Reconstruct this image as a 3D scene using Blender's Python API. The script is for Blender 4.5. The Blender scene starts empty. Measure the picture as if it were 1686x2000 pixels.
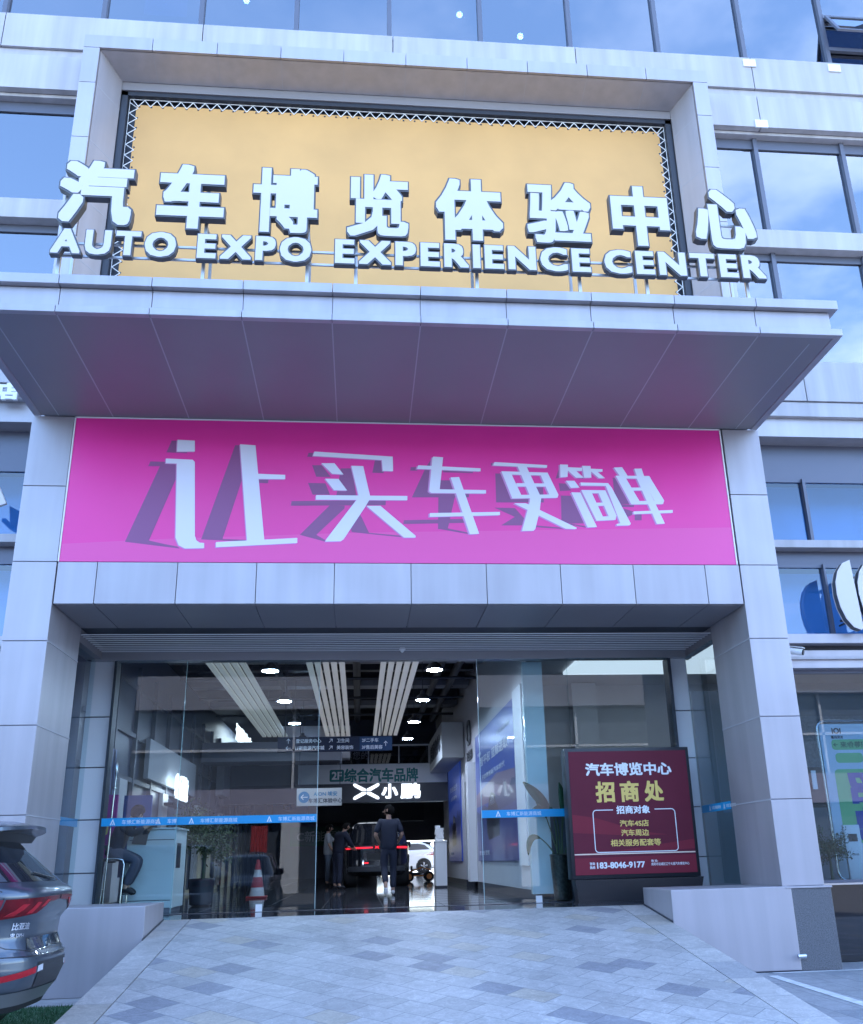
import bpy, bmesh, math, random
import numpy as np
from mathutils import Vector, Matrix
from mathutils.geometry import delaunay_2d_cdt
random.seed(7)
S = bpy.context.scene
R = math.radians

# ------------------------------------------------------------------ camera
F, PPX, PPY = 1822.04, 889.66, 1040.61           # lens in photo pixels (1686 x 2000)
YAW, PITCH, ROLL = -0.1057, 0.337, -0.0269
CAM = Vector((-0.6561, -11.9853, 1.3698))
_d = Vector((-math.sin(YAW)*math.cos(PITCH), math.cos(YAW)*math.cos(PITCH), math.sin(PITCH)))
_r = Vector((math.cos(YAW), math.sin(YAW), 0)); _u = _r.cross(_d)
CR = _r*math.cos(ROLL)+_u*math.sin(ROLL); CU = -_r*math.sin(ROLL)+_u*math.cos(ROLL)
cd = bpy.data.cameras.new('camera'); cam = bpy.data.objects.new('camera', cd)
S.collection.objects.link(cam); S.camera = cam
cam.matrix_world = Matrix(((CR.x, CU.x, -_d.x, CAM.x), (CR.y, CU.y, -_d.y, CAM.y), (CR.z, CU.z, -_d.z, CAM.z), (0, 0, 0, 1)))
cd.sensor_fit = 'VERTICAL'; cd.sensor_height = 36; cd.lens = F/2000*36
cd.shift_x = (843-PPX)/2000; cd.shift_y = (PPY-1000)/2000
cd.clip_start = 0.1; cd.clip_end = 2000

# ------------------------------------------------------------------ sky, sun, exposure
SUN_EL, SUN_AZ = R(52), R(20)                    # the sun stands behind the building
W = bpy.data.worlds.new('World'); S.world = W; W.use_nodes = True
nt = W.node_tree; nt.nodes.clear()
def N(t, **k):
    n = nt.nodes.new(t)
    for a, b in k.items(): setattr(n, a, b)
    return n
out = N('ShaderNodeOutputWorld'); bg = N('ShaderNodeBackground'); bg.inputs['Strength'].default_value = 0.15
sky = N('ShaderNodeTexSky', sky_type='NISHITA', sun_disc=False, sun_elevation=SUN_EL, sun_rotation=SUN_AZ)
sky.air_density = 1.0; sky.dust_density = 0.25; sky.ozone_density = 3.0
tc = N('ShaderNodeTexCoord'); sep = N('ShaderNodeSeparateXYZ'); nt.links.new(tc.outputs['Generated'], sep.inputs[0])
zc = N('ShaderNodeMath', operation='MAXIMUM'); nt.links.new(sep.outputs['Z'], zc.inputs[0]); zc.inputs[1].default_value = 0.06
dx = N('ShaderNodeMath', operation='DIVIDE'); nt.links.new(sep.outputs['X'], dx.inputs[0]); nt.links.new(zc.outputs[0], dx.inputs[1])
dy = N('ShaderNodeMath', operation='DIVIDE'); nt.links.new(sep.outputs['Y'], dy.inputs[0]); nt.links.new(zc.outputs[0], dy.inputs[1])
cmb = N('ShaderNodeCombineXYZ'); nt.links.new(dx.outputs[0], cmb.inputs[0]); nt.links.new(dy.outputs[0], cmb.inputs[1])
cmb.inputs[2].default_value = 3.7
noi = N('ShaderNodeTexNoise'); nt.links.new(cmb.outputs[0], noi.inputs['Vector'])
noi.inputs['Scale'].default_value = 1.15; noi.inputs['Detail'].default_value = 8; noi.inputs['Roughness'].default_value = 0.55
ramp = N('ShaderNodeValToRGB'); nt.links.new(noi.outputs[0], ramp.inputs[0])
ramp.color_ramp.elements[0].position = 0.47; ramp.color_ramp.elements[0].color = (0, 0, 0, 1)
ramp.color_ramp.elements[1].position = 0.66; ramp.color_ramp.elements[1].color = (1, 1, 1, 1)
# clouds stand mostly to the right (+X) of the sky that the windows mirror
cx_ = N('ShaderNodeMapRange'); nt.links.new(dx.outputs[0], cx_.inputs[0])
cx_.inputs[1].default_value = -0.3; cx_.inputs[2].default_value = 0.9; cx_.inputs[3].default_value = 0.03; cx_.inputs[4].default_value = 0.42
cm = N('ShaderNodeMath', operation='MULTIPLY'); nt.links.new(ramp.outputs[0], cm.inputs[0]); nt.links.new(cx_.outputs[0], cm.inputs[1])
mix = N('ShaderNodeMixRGB'); nt.links.new(cm.outputs[0], mix.inputs[0]); nt.links.new(sky.outputs[0], mix.inputs[1])
mix.inputs[2].default_value = (7.0, 7.4, 8.2, 1)
nt.links.new(mix.outputs[0], bg.inputs['Color']); nt.links.new(bg.outputs[0], out.inputs[0])
sl = bpy.data.lights.new('sun', 'SUN'); sl.energy = 3.6; sl.angle = R(0.5); sl.color = (1, 0.95, 0.87)
so = bpy.data.objects.new('sun', sl); S.collection.objects.link(so)
sdir = Vector((math.sin(SUN_AZ)*math.cos(SUN_EL), math.cos(SUN_AZ)*math.cos(SUN_EL), math.sin(SUN_EL)))
so.rotation_euler = sdir.to_track_quat('Z', 'Y').to_euler(); so.location = (10, 60, 60)
S.view_settings.view_transform = 'Standard'; S.view_settings.look = 'None'
S.view_settings.exposure = 2.7; S.view_settings.use_white_balance = True; S.view_settings.white_balance_temperature = 6050; S.view_settings.white_balance_tint = 11; S.view_settings.gamma = 1
S.cycles.transparent_max_bounces = 32; S.cycles.max_bounces = 10; S.cycles.glossy_bounces = 6

# ------------------------------------------------------------------ helpers
C = S.collection
EYE = Vector((-0.6561, -11.9853, 1.3698))       # fixed survey point of the photograph
def ray(x, y): return _d + CR*((x-PPX)/F) - CU*((y-PPY)/F)
def at(x, y, X=None, Y=None, Z=None):             # where the sight line of a photo pixel meets a real plane
    v = ray(x, y); i, q = [(i, q) for i, q in enumerate((X, Y, Z)) if q is not None][0]
    return EYE + v*((q-EYE[i])/v[i])
def link(name, me, m, parent=None):
    o = bpy.data.objects.new(name, me); C.objects.link(o)
    if m is not None and not me.materials:
        for k in (m if isinstance(m, (list, tuple)) else [m]): me.materials.append(k)
    if parent is not None: o.parent = parent
    return o
def tag(o, label, cat, group=None, kind=None):
    if label: o['label'] = label
    if cat: o['category'] = cat
    if group: o['group'] = group
    if kind: o['kind'] = kind
    return o
def thing(name, label, cat, loc=(0, 0, 0), rz=0, group=None):
    o = bpy.data.objects.new(name, None); C.objects.link(o); o.location = loc; o.rotation_euler = (0, 0, rz)
    o.empty_display_size = 0.2
    return tag(o, label, cat, group)
def copy_tree(o, parent=None):
    c = o.copy(); C.objects.link(c)
    if parent is not None: c.parent = parent
    for ch in o.children: copy_tree(ch, c)
    return c
class MB:
    def __init__(s): s.bm = bmesh.new()
    def box(s, x0, x1, y0, y1, z0, z1, bev=0):
        b = s.bm; vs = [b.verts.new(p) for p in ((x0,y0,z0),(x1,y0,z0),(x1,y1,z0),(x0,y1,z0),(x0,y0,z1),(x1,y0,z1),(x1,y1,z1),(x0,y1,z1))]
        fs = [b.faces.new([vs[i] for i in q]) for q in ((3,2,1,0),(4,5,6,7),(0,1,5,4),(1,2,6,5),(2,3,7,6),(3,0,4,7))]
        if bev:
            es = {e for f in fs for e in f.edges}
            bmesh.ops.bevel(b, geom=list(es), offset=bev, segments=2, affect='EDGES', profile=0.6)
        return s
    def quad(s, *pts):
        s.bm.faces.new([s.bm.verts.new(p) for p in pts]); return s
    def prism(s, pts, vec):                       # any planar polygon given thickness along vec
        b = s.bm; v = Vector(vec); a = [b.verts.new(Vector(p)) for p in pts]; c = [b.verts.new(Vector(p)+v) for p in pts]
        n = len(pts); b.faces.new(a[::-1]); b.faces.new(c)
        for i in range(n): b.faces.new((a[i], a[(i+1)%n], c[(i+1)%n], c[i]))
        return s
    def tube(s, pts, rad, n=8, cap=True):
        b = s.bm; pts = [Vector(p) for p in pts]; rings = []
        rads = rad if isinstance(rad, (list, tuple)) else [rad]*len(pts)
        for i, p in enumerate(pts):
            t = (pts[min(i+1, len(pts)-1)]-pts[max(i-1, 0)]).normalized()
            a = t.cross(Vector((0, 0, 1)) if abs(t.z) < 0.9 else Vector((1, 0, 0))).normalized(); c = t.cross(a)
            rings.append([b.verts.new(p+(a*math.cos(2*math.pi*k/n)+c*math.sin(2*math.pi*k/n))*rads[i]) for k in range(n)])
        for i in range(len(rings)-1):
            for k in range(n): b.faces.new((rings[i][k], rings[i][(k+1)%n], rings[i+1][(k+1)%n], rings[i+1][k]))
        if cap: b.faces.new(rings[0][::-1]); b.faces.new(rings[-1])
        return s
    def lathe(s, prof, cen, n=24, axis='Z'):      # prof: (radius, height)
        b = s.bm; cen = Vector(cen); rings = []
        def P(r, h, a):
            x, y = r*math.cos(a), r*math.sin(a)
            return cen+Vector({'Z': (x, y, h), 'Y': (x, h, y), 'X': (h, x, y)}[axis])
        for r_, h in prof: rings.append([b.verts.new(P(max(r_, 1e-4), h, 2*math.pi*k/n)) for k in range(n)])
        for i in range(len(rings)-1):
            for k in range(n): b.faces.new((rings[i][k], rings[i][(k+1)%n], rings[i+1][(k+1)%n], rings[i+1][k]))
        b.faces.new(rings[0][::-1]); b.faces.new(rings[-1]); return s
    def build(s, name, m, parent=None, smooth=False, bevel=0, loc=None):
        bmesh.ops.recalc_face_normals(s.bm, faces=s.bm.faces[:])
        me = bpy.data.meshes.new(name); s.bm.to_mesh(me); s.bm.free()
        if smooth:
            for p in me.polygons: p.use_smooth = True
            if hasattr(me, 'set_sharp_from_angle'): me.set_sharp_from_angle(angle=R(40))
        o = link(name, me, m, parent)
        if bevel:
            md = o.modifiers.new('bevel', 'BEVEL'); md.width = bevel; md.segments = 2; md.limit_method = 'ANGLE'
        if loc: o.location = loc
        return o

# ------------------------------------------------------------------ materials
MATS = {}
def mat(name, col, rough=0.5, metal=0.0, var=0.0, vs=3.0, streak=0.0, bump=0.0, bs=40.0, emit=None, es=1.0, coat=0.0, spec=0.5, rvar=0.0, alpha=None, island=0.0, wav=0.0):
    if name in MATS: return MATS[name]
    m = bpy.data.materials.new(name); m.use_nodes = True; n = m.node_tree; L = n.links
    p = n.nodes['Principled BSDF']; p.inputs['Base Color'].default_value = (*col, 1); p.inputs['Roughness'].default_value = rough
    p.inputs['Metallic'].default_value = metal; p.inputs['Coat Weight'].default_value = coat; p.inputs['Specular IOR Level'].default_value = spec
    tc = n.nodes.new('ShaderNodeTexCoord'); src = None
    def noise(scale, det=5, mp=None):
        t = n.nodes.new('ShaderNodeTexNoise'); t.inputs['Scale'].default_value = scale; t.inputs['Detail'].default_value = det
        if mp:
            q = n.nodes.new('ShaderNodeMapping'); q.inputs['Scale'].default_value = mp; L.new(tc.outputs['Object'], q.inputs[0]); L.new(q.outputs[0], t.inputs['Vector'])
        else: L.new(tc.outputs['Object'], t.inputs['Vector'])
        return t
    def fac(t, lo, hi):
        r_ = n.nodes.new('ShaderNodeMapRange'); r_.inputs[1].default_value = 0.3; r_.inputs[2].default_value = 0.7
        r_.inputs[3].default_value = lo; r_.inputs[4].default_value = hi; L.new(t.outputs[0], r_.inputs[0]); return r_
    def mul(prev, f):
        x = n.nodes.new('ShaderNodeMixRGB'); x.blend_type = 'MULTIPLY'; x.inputs[0].default_value = 1
        if prev is None: x.inputs[1].default_value = (*col, 1)
        else: L.new(prev, x.inputs[1])
        L.new(f.outputs[0], x.inputs[2]); return x.outputs[0]
    if var: src = mul(src, fac(noise(vs), 1-var, 1+var*0.4))
    if streak:
        a = fac(noise(1.0, 6, (5.5, 5.5, 0.35)), 1-streak, 1.0); src = mul(src, a)
    if island:                                    # every separate panel a slightly different batch
        ge = n.nodes.new('ShaderNodeNewGeometry'); r_ = n.nodes.new('ShaderNodeMapRange'); L.new(ge.outputs['Random Per Island'], r_.inputs[0]); r_.inputs[3].default_value = 1-island; r_.inputs[4].default_value = 1+island*.6
        src = mul(src, r_)
    if src is not None: L.new(src, p.inputs['Base Color'])
    if rvar: L.new(fac(noise(vs*1.7), rough-rvar, rough+rvar).outputs[0], p.inputs['Roughness'])
    if wav:
        b = n.nodes.new('ShaderNodeBump'); b.inputs['Strength'].default_value = wav; b.inputs['Distance'].default_value = 0.05
        L.new(noise(0.8, 2).outputs[0], b.inputs['Height']); L.new(b.outputs[0], p.inputs['Normal'])
    if bump:
        b = n.nodes.new('ShaderNodeBump'); b.inputs['Strength'].default_value = bump; b.inputs['Distance'].default_value = 0.01
        L.new(noise(bs).outputs[0], b.inputs['Height']); L.new(b.outputs[0], p.inputs['Normal'])
    if emit:
        p.inputs['Emission Color'].default_value = (*emit, 1); p.inputs['Emission Strength'].default_value = es
    MATS[name] = m; return m
def glass(name, tint, refl_ior, base=0.0, rough=0.0, wav=0.0):
    # a pane: light passes straight through tinted, the front face mirrors by Fresnel
    if name in MATS: return MATS[name]
    m = bpy.data.materials.new(name); m.use_nodes = True; n = m.node_tree; L = n.links; n.nodes.clear()
    o = n.nodes.new('ShaderNodeOutputMaterial'); mx = n.nodes.new('ShaderNodeMixShader'); tr = n.nodes.new('ShaderNodeBsdfTransparent')
    gl = n.nodes.new('ShaderNodeBsdfGlossy'); fr = n.nodes.new('ShaderNodeFresnel'); ge = n.nodes.new('ShaderNodeNewGeometry')
    fr.inputs['IOR'].default_value = refl_ior; tr.inputs[0].default_value = (*tint, 1); gl.inputs['Roughness'].default_value = rough
    gl.inputs[0].default_value = (0.95, 0.97, 1, 1)
    ad = n.nodes.new('ShaderNodeMath'); ad.operation = 'ADD'; ad.use_clamp = True; ad.inputs[1].default_value = base; L.new(fr.outputs[0], ad.inputs[0])
    inv = n.nodes.new('ShaderNodeMath'); inv.operation = 'SUBTRACT'; inv.inputs[0].default_value = 1; L.new(ge.outputs['Backfacing'], inv.inputs[1])
    mu = n.nodes.new('ShaderNodeMath'); mu.operation = 'MULTIPLY'; L.new(ad.outputs[0], mu.inputs[0]); L.new(inv.outputs[0], mu.inputs[1])
    if wav:
        t = n.nodes.new('ShaderNodeTexNoise'); t.inputs['Scale'].default_value = 0.9; t.inputs['Detail'].default_value = 1
        tc = n.nodes.new('ShaderNodeTexCoord'); L.new(tc.outputs['Object'], t.inputs['Vector'])
        b = n.nodes.new('ShaderNodeBump'); b.inputs['Strength'].default_value = wav; b.inputs['Distance'].default_value = 0.02
        L.new(t.outputs[0], b.inputs['Height']); L.new(b.outputs[0], gl.inputs['Normal'])
    L.new(mu.outputs[0], mx.inputs[0]); L.new(tr.outputs[0], mx.inputs[1]); L.new(gl.outputs[0], mx.inputs[2]); L.new(mx.outputs[0], o.inputs[0])
    MATS[name] = m; return m

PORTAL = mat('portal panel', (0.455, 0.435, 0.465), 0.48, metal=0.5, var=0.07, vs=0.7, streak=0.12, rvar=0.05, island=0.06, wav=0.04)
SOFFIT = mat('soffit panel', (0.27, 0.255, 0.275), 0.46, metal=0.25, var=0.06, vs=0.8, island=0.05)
JOINT = mat('joint', (0.20, 0.20, 0.24), 0.6)
SEAM = mat('sealant', (0.40, 0.40, 0.44), 0.5)
WHITEP = mat('white panel', (0.455, 0.44, 0.465), 0.38, var=0.07, vs=0.8, streak=0.22, island=0.05)
FRAME = mat('window frame', (0.12, 0.13, 0.17), 0.4, metal=0.3)
DARK = mat('dark metal', (0.03, 0.035, 0.05), 0.45)
UPGLASS = glass('facade glass', (0.20, 0.27, 0.40), 1.5, base=0.27, wav=0.05)
SHOPGLASS = glass('shop glass', (0.70, 0.78, 0.82), 1.5, base=0.03, wav=0.03)
SHOPBLUE = glass('blue shop glass', (0.60, 0.76, 0.92), 1.5, base=0.06, wav=0.04)
DOORGLASS = glass('door glass', (0.84, 0.91, 0.92), 1.5, base=0.015, wav=0.01)
STEEL = mat('brushed steel', (0.62, 0.63, 0.66), 0.25, metal=1.0)
CHROME = mat('chrome', (0.8, 0.8, 0.82), 0.1, metal=1.0)
BLACK = mat('black paint', (0.012, 0.013, 0.018), 0.35)
WHITE = mat('white paint', (0.8, 0.8, 0.8), 0.45)
ROOM = mat('room paint', (0.12, 0.13, 0.16), 0.8)

# ------------------------------------------------------------------ lettering
_gc = {}
def glyphs(s):
    if s in _gc: return _gc[s]
    c = bpy.data.curves.new('txt', 'FONT'); c.body = s; c.size = 1; c.resolution_u = 3; c.fill_mode = 'FRONT'
    o = bpy.data.objects.new('txt', c); C.objects.link(o)
    me = bpy.data.meshes.new_from_object(o)
    vs = [(v.co.x, v.co.y) for v in me.vertices]; fs = [tuple(p.vertices) for p in me.polygons]
    bpy.data.objects.remove(o); bpy.data.curves.remove(c); bpy.data.meshes.remove(me)
    _gc[s] = (vs, fs); return _gc[s]
def union(vs, fs, convex=False):                                # exact 2-D union of overlapping faces
    g = []
    for f in fs:
        ar = sum(vs[f[i]][0]*vs[f[(i+1)%len(f)]][1]-vs[f[(i+1)%len(f)]][0]*vs[f[i]][1] for i in range(len(f)))
        if abs(ar) > 1e-9: g.append(f if ar > 0 else tuple(f[::-1]))
    fs = g
    v2, e2, f2, ov, oe, of = delaunay_2d_cdt([Vector(v) for v in vs], [], fs, 0, 1e-5)
    P = np.array([(v.x, v.y) for v in v2]); keep = []
    if not convex: return [(v.x, v.y) for v in v2], [tuple(f) for f, o in zip(f2, of) if o]
    tri = [(f[0], f[i], f[i+1]) for f in fs for i in range(1, len(f)-1)]
    T = np.array([[vs[k] for k in t] for t in tri]); lo = T[:, :, 0].min(1); hi = T[:, :, 0].max(1); bins = {}
    cr = lambda a, b, p: (b[:, 0]-a[:, 0])*(p[1]-a[:, 1])-(b[:, 1]-a[:, 1])*(p[0]-a[:, 0])
    for f in f2:                                  # keep the pieces whose middle lies in one of the faces
        c = P[list(f)].mean(0); kx = math.floor(c[0]/.06)
        if kx not in bins: bins[kx] = T[(hi >= kx*.06) & (lo <= kx*.06+.06)]
        t = bins[kx]
        if len(t) and ((cr(t[:, 0], t[:, 1], c) >= 0) & (cr(t[:, 1], t[:, 2], c) >= 0) & (cr(t[:, 2], t[:, 0], c) >= 0)).any(): keep.append(tuple(f))
    return [tuple(p) for p in P], keep
def bold_glyphs(s, dx, dy):
    k = (s, dx, dy)
    if k in _gc: return _gc[k]
    vs, fs = glyphs(s); V = []; T = []
    for f in fs:                                  # each triangle swept by a box: an exact heavier weight of the strokes
        p = sorted({(round(vs[i][0]+ox*dx, 6), round(vs[i][1]+oy*dy, 6)) for i in f for ox in (-1, 1) for oy in (-1, 1)})
        def half(q):
            h = []
            for c in q:
                while len(h) > 1 and (h[-1][0]-h[-2][0])*(c[1]-h[-2][1])-(h[-1][1]-h[-2][1])*(c[0]-h[-2][0]) <= 1e-9: h.pop()
                h.append(c)
            return h[:-1]
        hull = half(p)+half(p[::-1]); b = len(V); V += hull; T.append(tuple(range(b, b+len(hull))))
    _gc[k] = union(V, T, True); return _gc[k]
def flat_to_mesh(mb, vs, fs, O, U, V, depth=0.0):
    """2-D faces laid on the plane O + x U + y V, with thickness towards U x V."""
    b = mb.bm; O, U, V = Vector(O), Vector(U), Vector(V); Nn = U.cross(V).normalized()
    top = [b.verts.new(O+U*x+V*y+Nn*depth) for x, y in vs]
    edges = {}
    for f in fs:
        try: b.faces.new([top[i] for i in f])
        except ValueError: continue
        for i in range(len(f)):
            e = (f[i], f[(i+1)%len(f)]); edges[e] = 1
    if depth:
        bot = {}
        def B(i):
            if i not in bot: bot[i] = b.verts.new(O+U*vs[i][0]+V*vs[i][1])
            return bot[i]
        for (i, j) in edges:
            if (j, i) not in edges: b.faces.new((top[j], top[i], B(i), B(j)))
def text(name, s, m, O, U, V, h=None, fit=None, bold=0.0, depth=0.004, parent=None, align='C', mirror=False, build=True, mb=None):
    """s is written on the plane through O (centre, or left end) with unit axes U, V; h = glyph height, fit = (w, h)."""
    over = bold and len(s) > 1                    # longer lines: overprinted copies instead of an exact union
    vs, fs = glyphs(s) if (over or not bold) else bold_glyphs(s, bold, bold)
    a = np.array(vs); lo, hi = a.min(0), a.max(0)
    if over: lo, hi = lo-bold, hi+bold
    if fit: sx, sy = fit[0]/(hi[0]-lo[0]), fit[1]/(hi[1]-lo[1])
    else: sx = sy = h/(hi[1]-lo[1])
    cx = (lo[0]+hi[0])/2 if align == 'C' else lo[0]; cy = (lo[1]+hi[1])/2
    k = -1 if mirror else 1
    f2 = [f[::-1] for f in fs] if mirror else fs
    own = mb is None
    if own: mb = MB()
    for i, (ox, oy) in enumerate(((-1, -1), (1, -1), (1, 1), (-1, 1)) if over else ((0, 0),)):
        q = [((x+ox*bold-cx)*sx*k, (y+oy*bold-cy)*sy) for x, y in vs]
        flat_to_mesh(mb, q, f2, O, U, V, depth+i*.0002)
    if own: return mb.build(name, m, parent)
EX, EY, EZ = Vector((1, 0, 0)), Vector((0, 1, 0)), Vector((0, 0, 1))
def poly_fill(polys):                             # union of simple polygons
    V = []; Fc = []
    for p in polys:
        ar = sum(p[i][0]*p[(i+1)%len(p)][1]-p[(i+1)%len(p)][0]*p[i][1] for i in range(len(p)))
        if ar < 0: p = p[::-1]
        b = len(V); V += p; Fc.append(tuple(range(b, b+len(p))))
    return union(V, Fc)
def rrect(w, h, r, n=5, cx=0, cy=0):
    out = []
    for sx, sy, a0 in ((1, 1, 0), (-1, 1, 90), (-1, -1, 180), (1, -1, 270)):
        for k in range(n+1):
            a = R(a0+90*k/n); out.append((cx+sx*(w/2-r)+r*math.cos(a), cy+sy*(h/2-r)+r*math.sin(a)))
    return out
def stroke(pts, w):                               # mitred band along a 2-D polyline, closed by quads
    out = []
    for a, b in zip(pts, pts[1:]):
        d = Vector(b)-Vector(a); n_ = Vector((-d.y, d.x)).normalized()*w/2; t = d.normalized()*w*0.3
        a2, b2 = Vector(a)-t, Vector(b)+t
        out.append([tuple(a2-n_), tuple(b2-n_), tuple(b2+n_), tuple(a2+n_)])
    return out

# ------------------------------------------------------------------ ground, ramp
ZF = 0.74                                        # hall floor level
def tile_mat(name, size, rot, light, dark, beige, pd, pb, off=(0, 0), grout=0.012, gcol=(0.16, 0.17, 0.18), rough=0.55):
    m = bpy.data.materials.new(name); m.use_nodes = True; n = m.node_tree; L = n.links; p = n.nodes['Principled BSDF']
    def M(op, a, b=None, c=None):
        q = n.nodes.new('ShaderNodeMath'); q.operation = op
        for i, v in enumerate((a, b, c)):
            if v is None: continue
            if isinstance(v, (int, float)): q.inputs[i].default_value = v
            else: L.new(v, q.inputs[i])
        return q.outputs[0]
    tc = n.nodes.new('ShaderNodeTexCoord'); mp = n.nodes.new('ShaderNodeMapping'); mp.inputs['Rotation'].default_value = (0, 0, rot)
    mp.inputs['Location'].default_value = (off[0], off[1], 0); L.new(tc.outputs['Object'], mp.inputs[0])
    sp = n.nodes.new('ShaderNodeSeparateXYZ'); L.new(mp.outputs[0], sp.inputs[0])
    u = M('DIVIDE', sp.outputs[0], size[0]); row = M('FLOOR', M('DIVIDE', sp.outputs[1], size[1])); v = M('DIVIDE', sp.outputs[1], size[1])
    u = M('ADD', u, M('MULTIPLY', M('MODULO', row, 2.0), 0.5)); cu = M('FLOOR', u)
    cmb = n.nodes.new('ShaderNodeCombineXYZ'); L.new(cu, cmb.inputs[0]); L.new(row, cmb.inputs[1])
    wn = n.nodes.new('ShaderNodeTexWhiteNoise'); wn.noise_dimensions = '2D'; L.new(cmb.outputs[0], wn.inputs['Vector'])
    cr = n.nodes.new('ShaderNodeValToRGB'); cr.color_ramp.interpolation = 'CONSTANT'; L.new(wn.outputs['Value'], cr.inputs[0])
    e = cr.color_ramp.elements; e[0].position = 0; e[0].color = (*dark, 1); e[1].position = pd; e[1].color = (*light, 1)
    for pos, k in ((0.40, 0.90), (0.62, 1.06), (1-pb, None)):
        q = e.new(pos); q.color = (*beige, 1) if k is None else (*[c*k for c in light], 1)
    # stone grain, veins and faint dirt
    def noise(sc, det, rough_=0.6, dist=0.0):
        t = n.nodes.new('ShaderNodeTexNoise'); t.inputs['Scale'].default_value = sc; t.inputs['Detail'].default_value = det
        t.inputs['Roughness'].default_value = rough_; t.inputs['Distortion'].default_value = dist; L.new(tc.outputs['Object'], t.inputs['Vector']); return t.outputs[0]
    def mr(x, a, b, lo, hi):
        r_ = n.nodes.new('ShaderNodeMapRange'); L.new(x, r_.inputs[0])
        for i, q in enumerate((a, b, lo, hi)): r_.inputs[i+1].default_value = q
        return r_.outputs[0]
    def mul(c, f):
        x = n.nodes.new('ShaderNodeMixRGB'); x.blend_type = 'MULTIPLY'; x.inputs[0].default_value = 1; L.new(c, x.inputs[1]); L.new(f, x.inputs[2]); return x.outputs[0]
    col = mul(cr.outputs[0], mr(noise(7, 10, 0.7, 1.2), 0.3, 0.7, 0.80, 1.14))
    vein = M('ABSOLUTE', M('SUBTRACT', noise(2.3, 6, 0.6, 1.6), 0.5)); col = mul(col, mr(vein, 0.0, 0.018, 1.22, 1.0))
    col = mul(col, mr(noise(55, 3), 0.3, 0.7, 0.88, 1.08)); col = mul(col, mr(noise(0.7, 3), 0.35, 0.7, 0.88, 1.06)); col = mul(col, mr(noise(1.9, 8, 0.75, 0.8), 0.56, 0.72, 1.0, 0.80))
    fu = M('FRACT', u); fv = M('FRACT', v)
    gu = M('MINIMUM', fu, M('SUBTRACT', 1.0, fu)); gv = M('MINIMUM', fv, M('SUBTRACT', 1.0, fv))
    g = M('MAXIMUM', M('LESS_THAN', gu, grout/2/size[0]), M('LESS_THAN', gv, grout/2/size[1]))
    x = n.nodes.new('ShaderNodeMixRGB'); L.new(M('MULTIPLY', g, 0.75), x.inputs[0]); L.new(col, x.inputs[1]); x.inputs[2].default_value = (*gcol, 1)
    L.new(x.outputs[0], p.inputs['Base Color']); p.inputs['Roughness'].default_value = rough
    b = n.nodes.new('ShaderNodeBump'); b.inputs['Strength'].default_value = 0.35; b.inputs['Distance'].default_value = 0.004
    L.new(M('SUBTRACT', noise(60, 4), M('MULTIPLY', g, 1.5)), b.inputs['Height']); L.new(b.outputs[0], p.inputs['Normal'])
    return m
ASPHALT = mat('asphalt', (0.075, 0.075, 0.08), 0.85, var=0.2, vs=1.2, bump=0.6, bs=160)
PAVE = tile_mat('pavement stone', (0.6, 0.3), R(90), (0.34, 0.34, 0.35), (0.26, 0.27, 0.29), (0.38, 0.35, 0.31), 0.2, 0.12)
TILE = tile_mat('ramp stone', (0.40, 0.30), R(43), (0.44, 0.425, 0.41), (0.275, 0.275, 0.295), (0.44, 0.40, 0.34), 0.11, 0.07, off=(0.13, 0.21), grout=0.009)
BAND = tile_mat('ramp border stone', (4.0, 0.62), 0, (0.47, 0.445, 0.42), (0.38, 0.37, 0.37), (0.42, 0.385, 0.34), 0.2, 0.2, off=(2.0, 0.2), grout=0.007)
GRANITE = mat('granite', (0.14, 0.145, 0.16), 0.4, var=0.55, vs=90, bump=0.2, bs=200)
LINE = mat('road paint', (0.72, 0.72, 0.72), 0.6, var=0.25, vs=8)

tag(MB().box(-400, 400, -400, 400, -0.5, -0.012).build('ground', ASPHALT), 'grey asphalt forecourt spreading out in front of the showroom', 'ground', kind='structure')
tag(MB().box(-30, 30, -7.5, 0.6, -0.012, 0.0).build('pavement', PAVE), 'grey stone paved strip along the foot of the building', 'pavement', kind='structure')
tag(MB().box(-30, 30, -40, -7.6, -0.012, -0.004).build('road', ASPHALT), 'dark asphalt lane in front of the paved strip', 'road', kind='structure')
lm = MB()
lm.quad((4.08, -0.45, 0.004), (4.20, -0.45, 0.004), (4.06, -3.6, 0.004), (3.94, -3.6, 0.004))
lm.quad((4.25, -0.25, 0.004), (9, -0.25, 0.004), (9, -0.17, 0.004), (4.25, -0.17, 0.004))
tag(lm.build('painted_line', LINE), 'white painted bay line on the paving right of the ramp', 'road marking', kind='structure')

RY0, RY1 = -4.72, 1.12                           # ramp foot and head
def rz(y): return ZF*(y-RY0)/(RY1-RY0)
def ramp_part(name, x0, x1, m, parent=None):
    b = MB()
    ys = np.linspace(RY0, RY1, 9)
    b.prism([(x0, RY0, -0.01), (x0, RY1, -0.01), (x0, RY1, ZF), (x0, RY0, 0.003)], (x1-x0, 0, 0))
    return b.build(name, m, parent)
rp = bpy.data.objects.new('ramp', None); C.objects.link(rp)
tag(rp, 'stone tiled ramp sloping up to the glass entrance, dark and pale tiles scattered', 'ramp', kind='structure')
ramp_part('ramp_field', -2.785, 2.785, TILE, rp)
ramp_part('border', -3.12, -2.797, BAND, rp); ramp_part('border', 2.797, 3.12, BAND, rp)
MB().prism([(-2.797, RY0, -0.01), (-2.797, RY1, -0.01), (-2.797, RY1, ZF-0.012), (-2.797, RY0, -0.009)], (0.012, 0, 0)).build('joint', DARK, rp)
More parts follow.
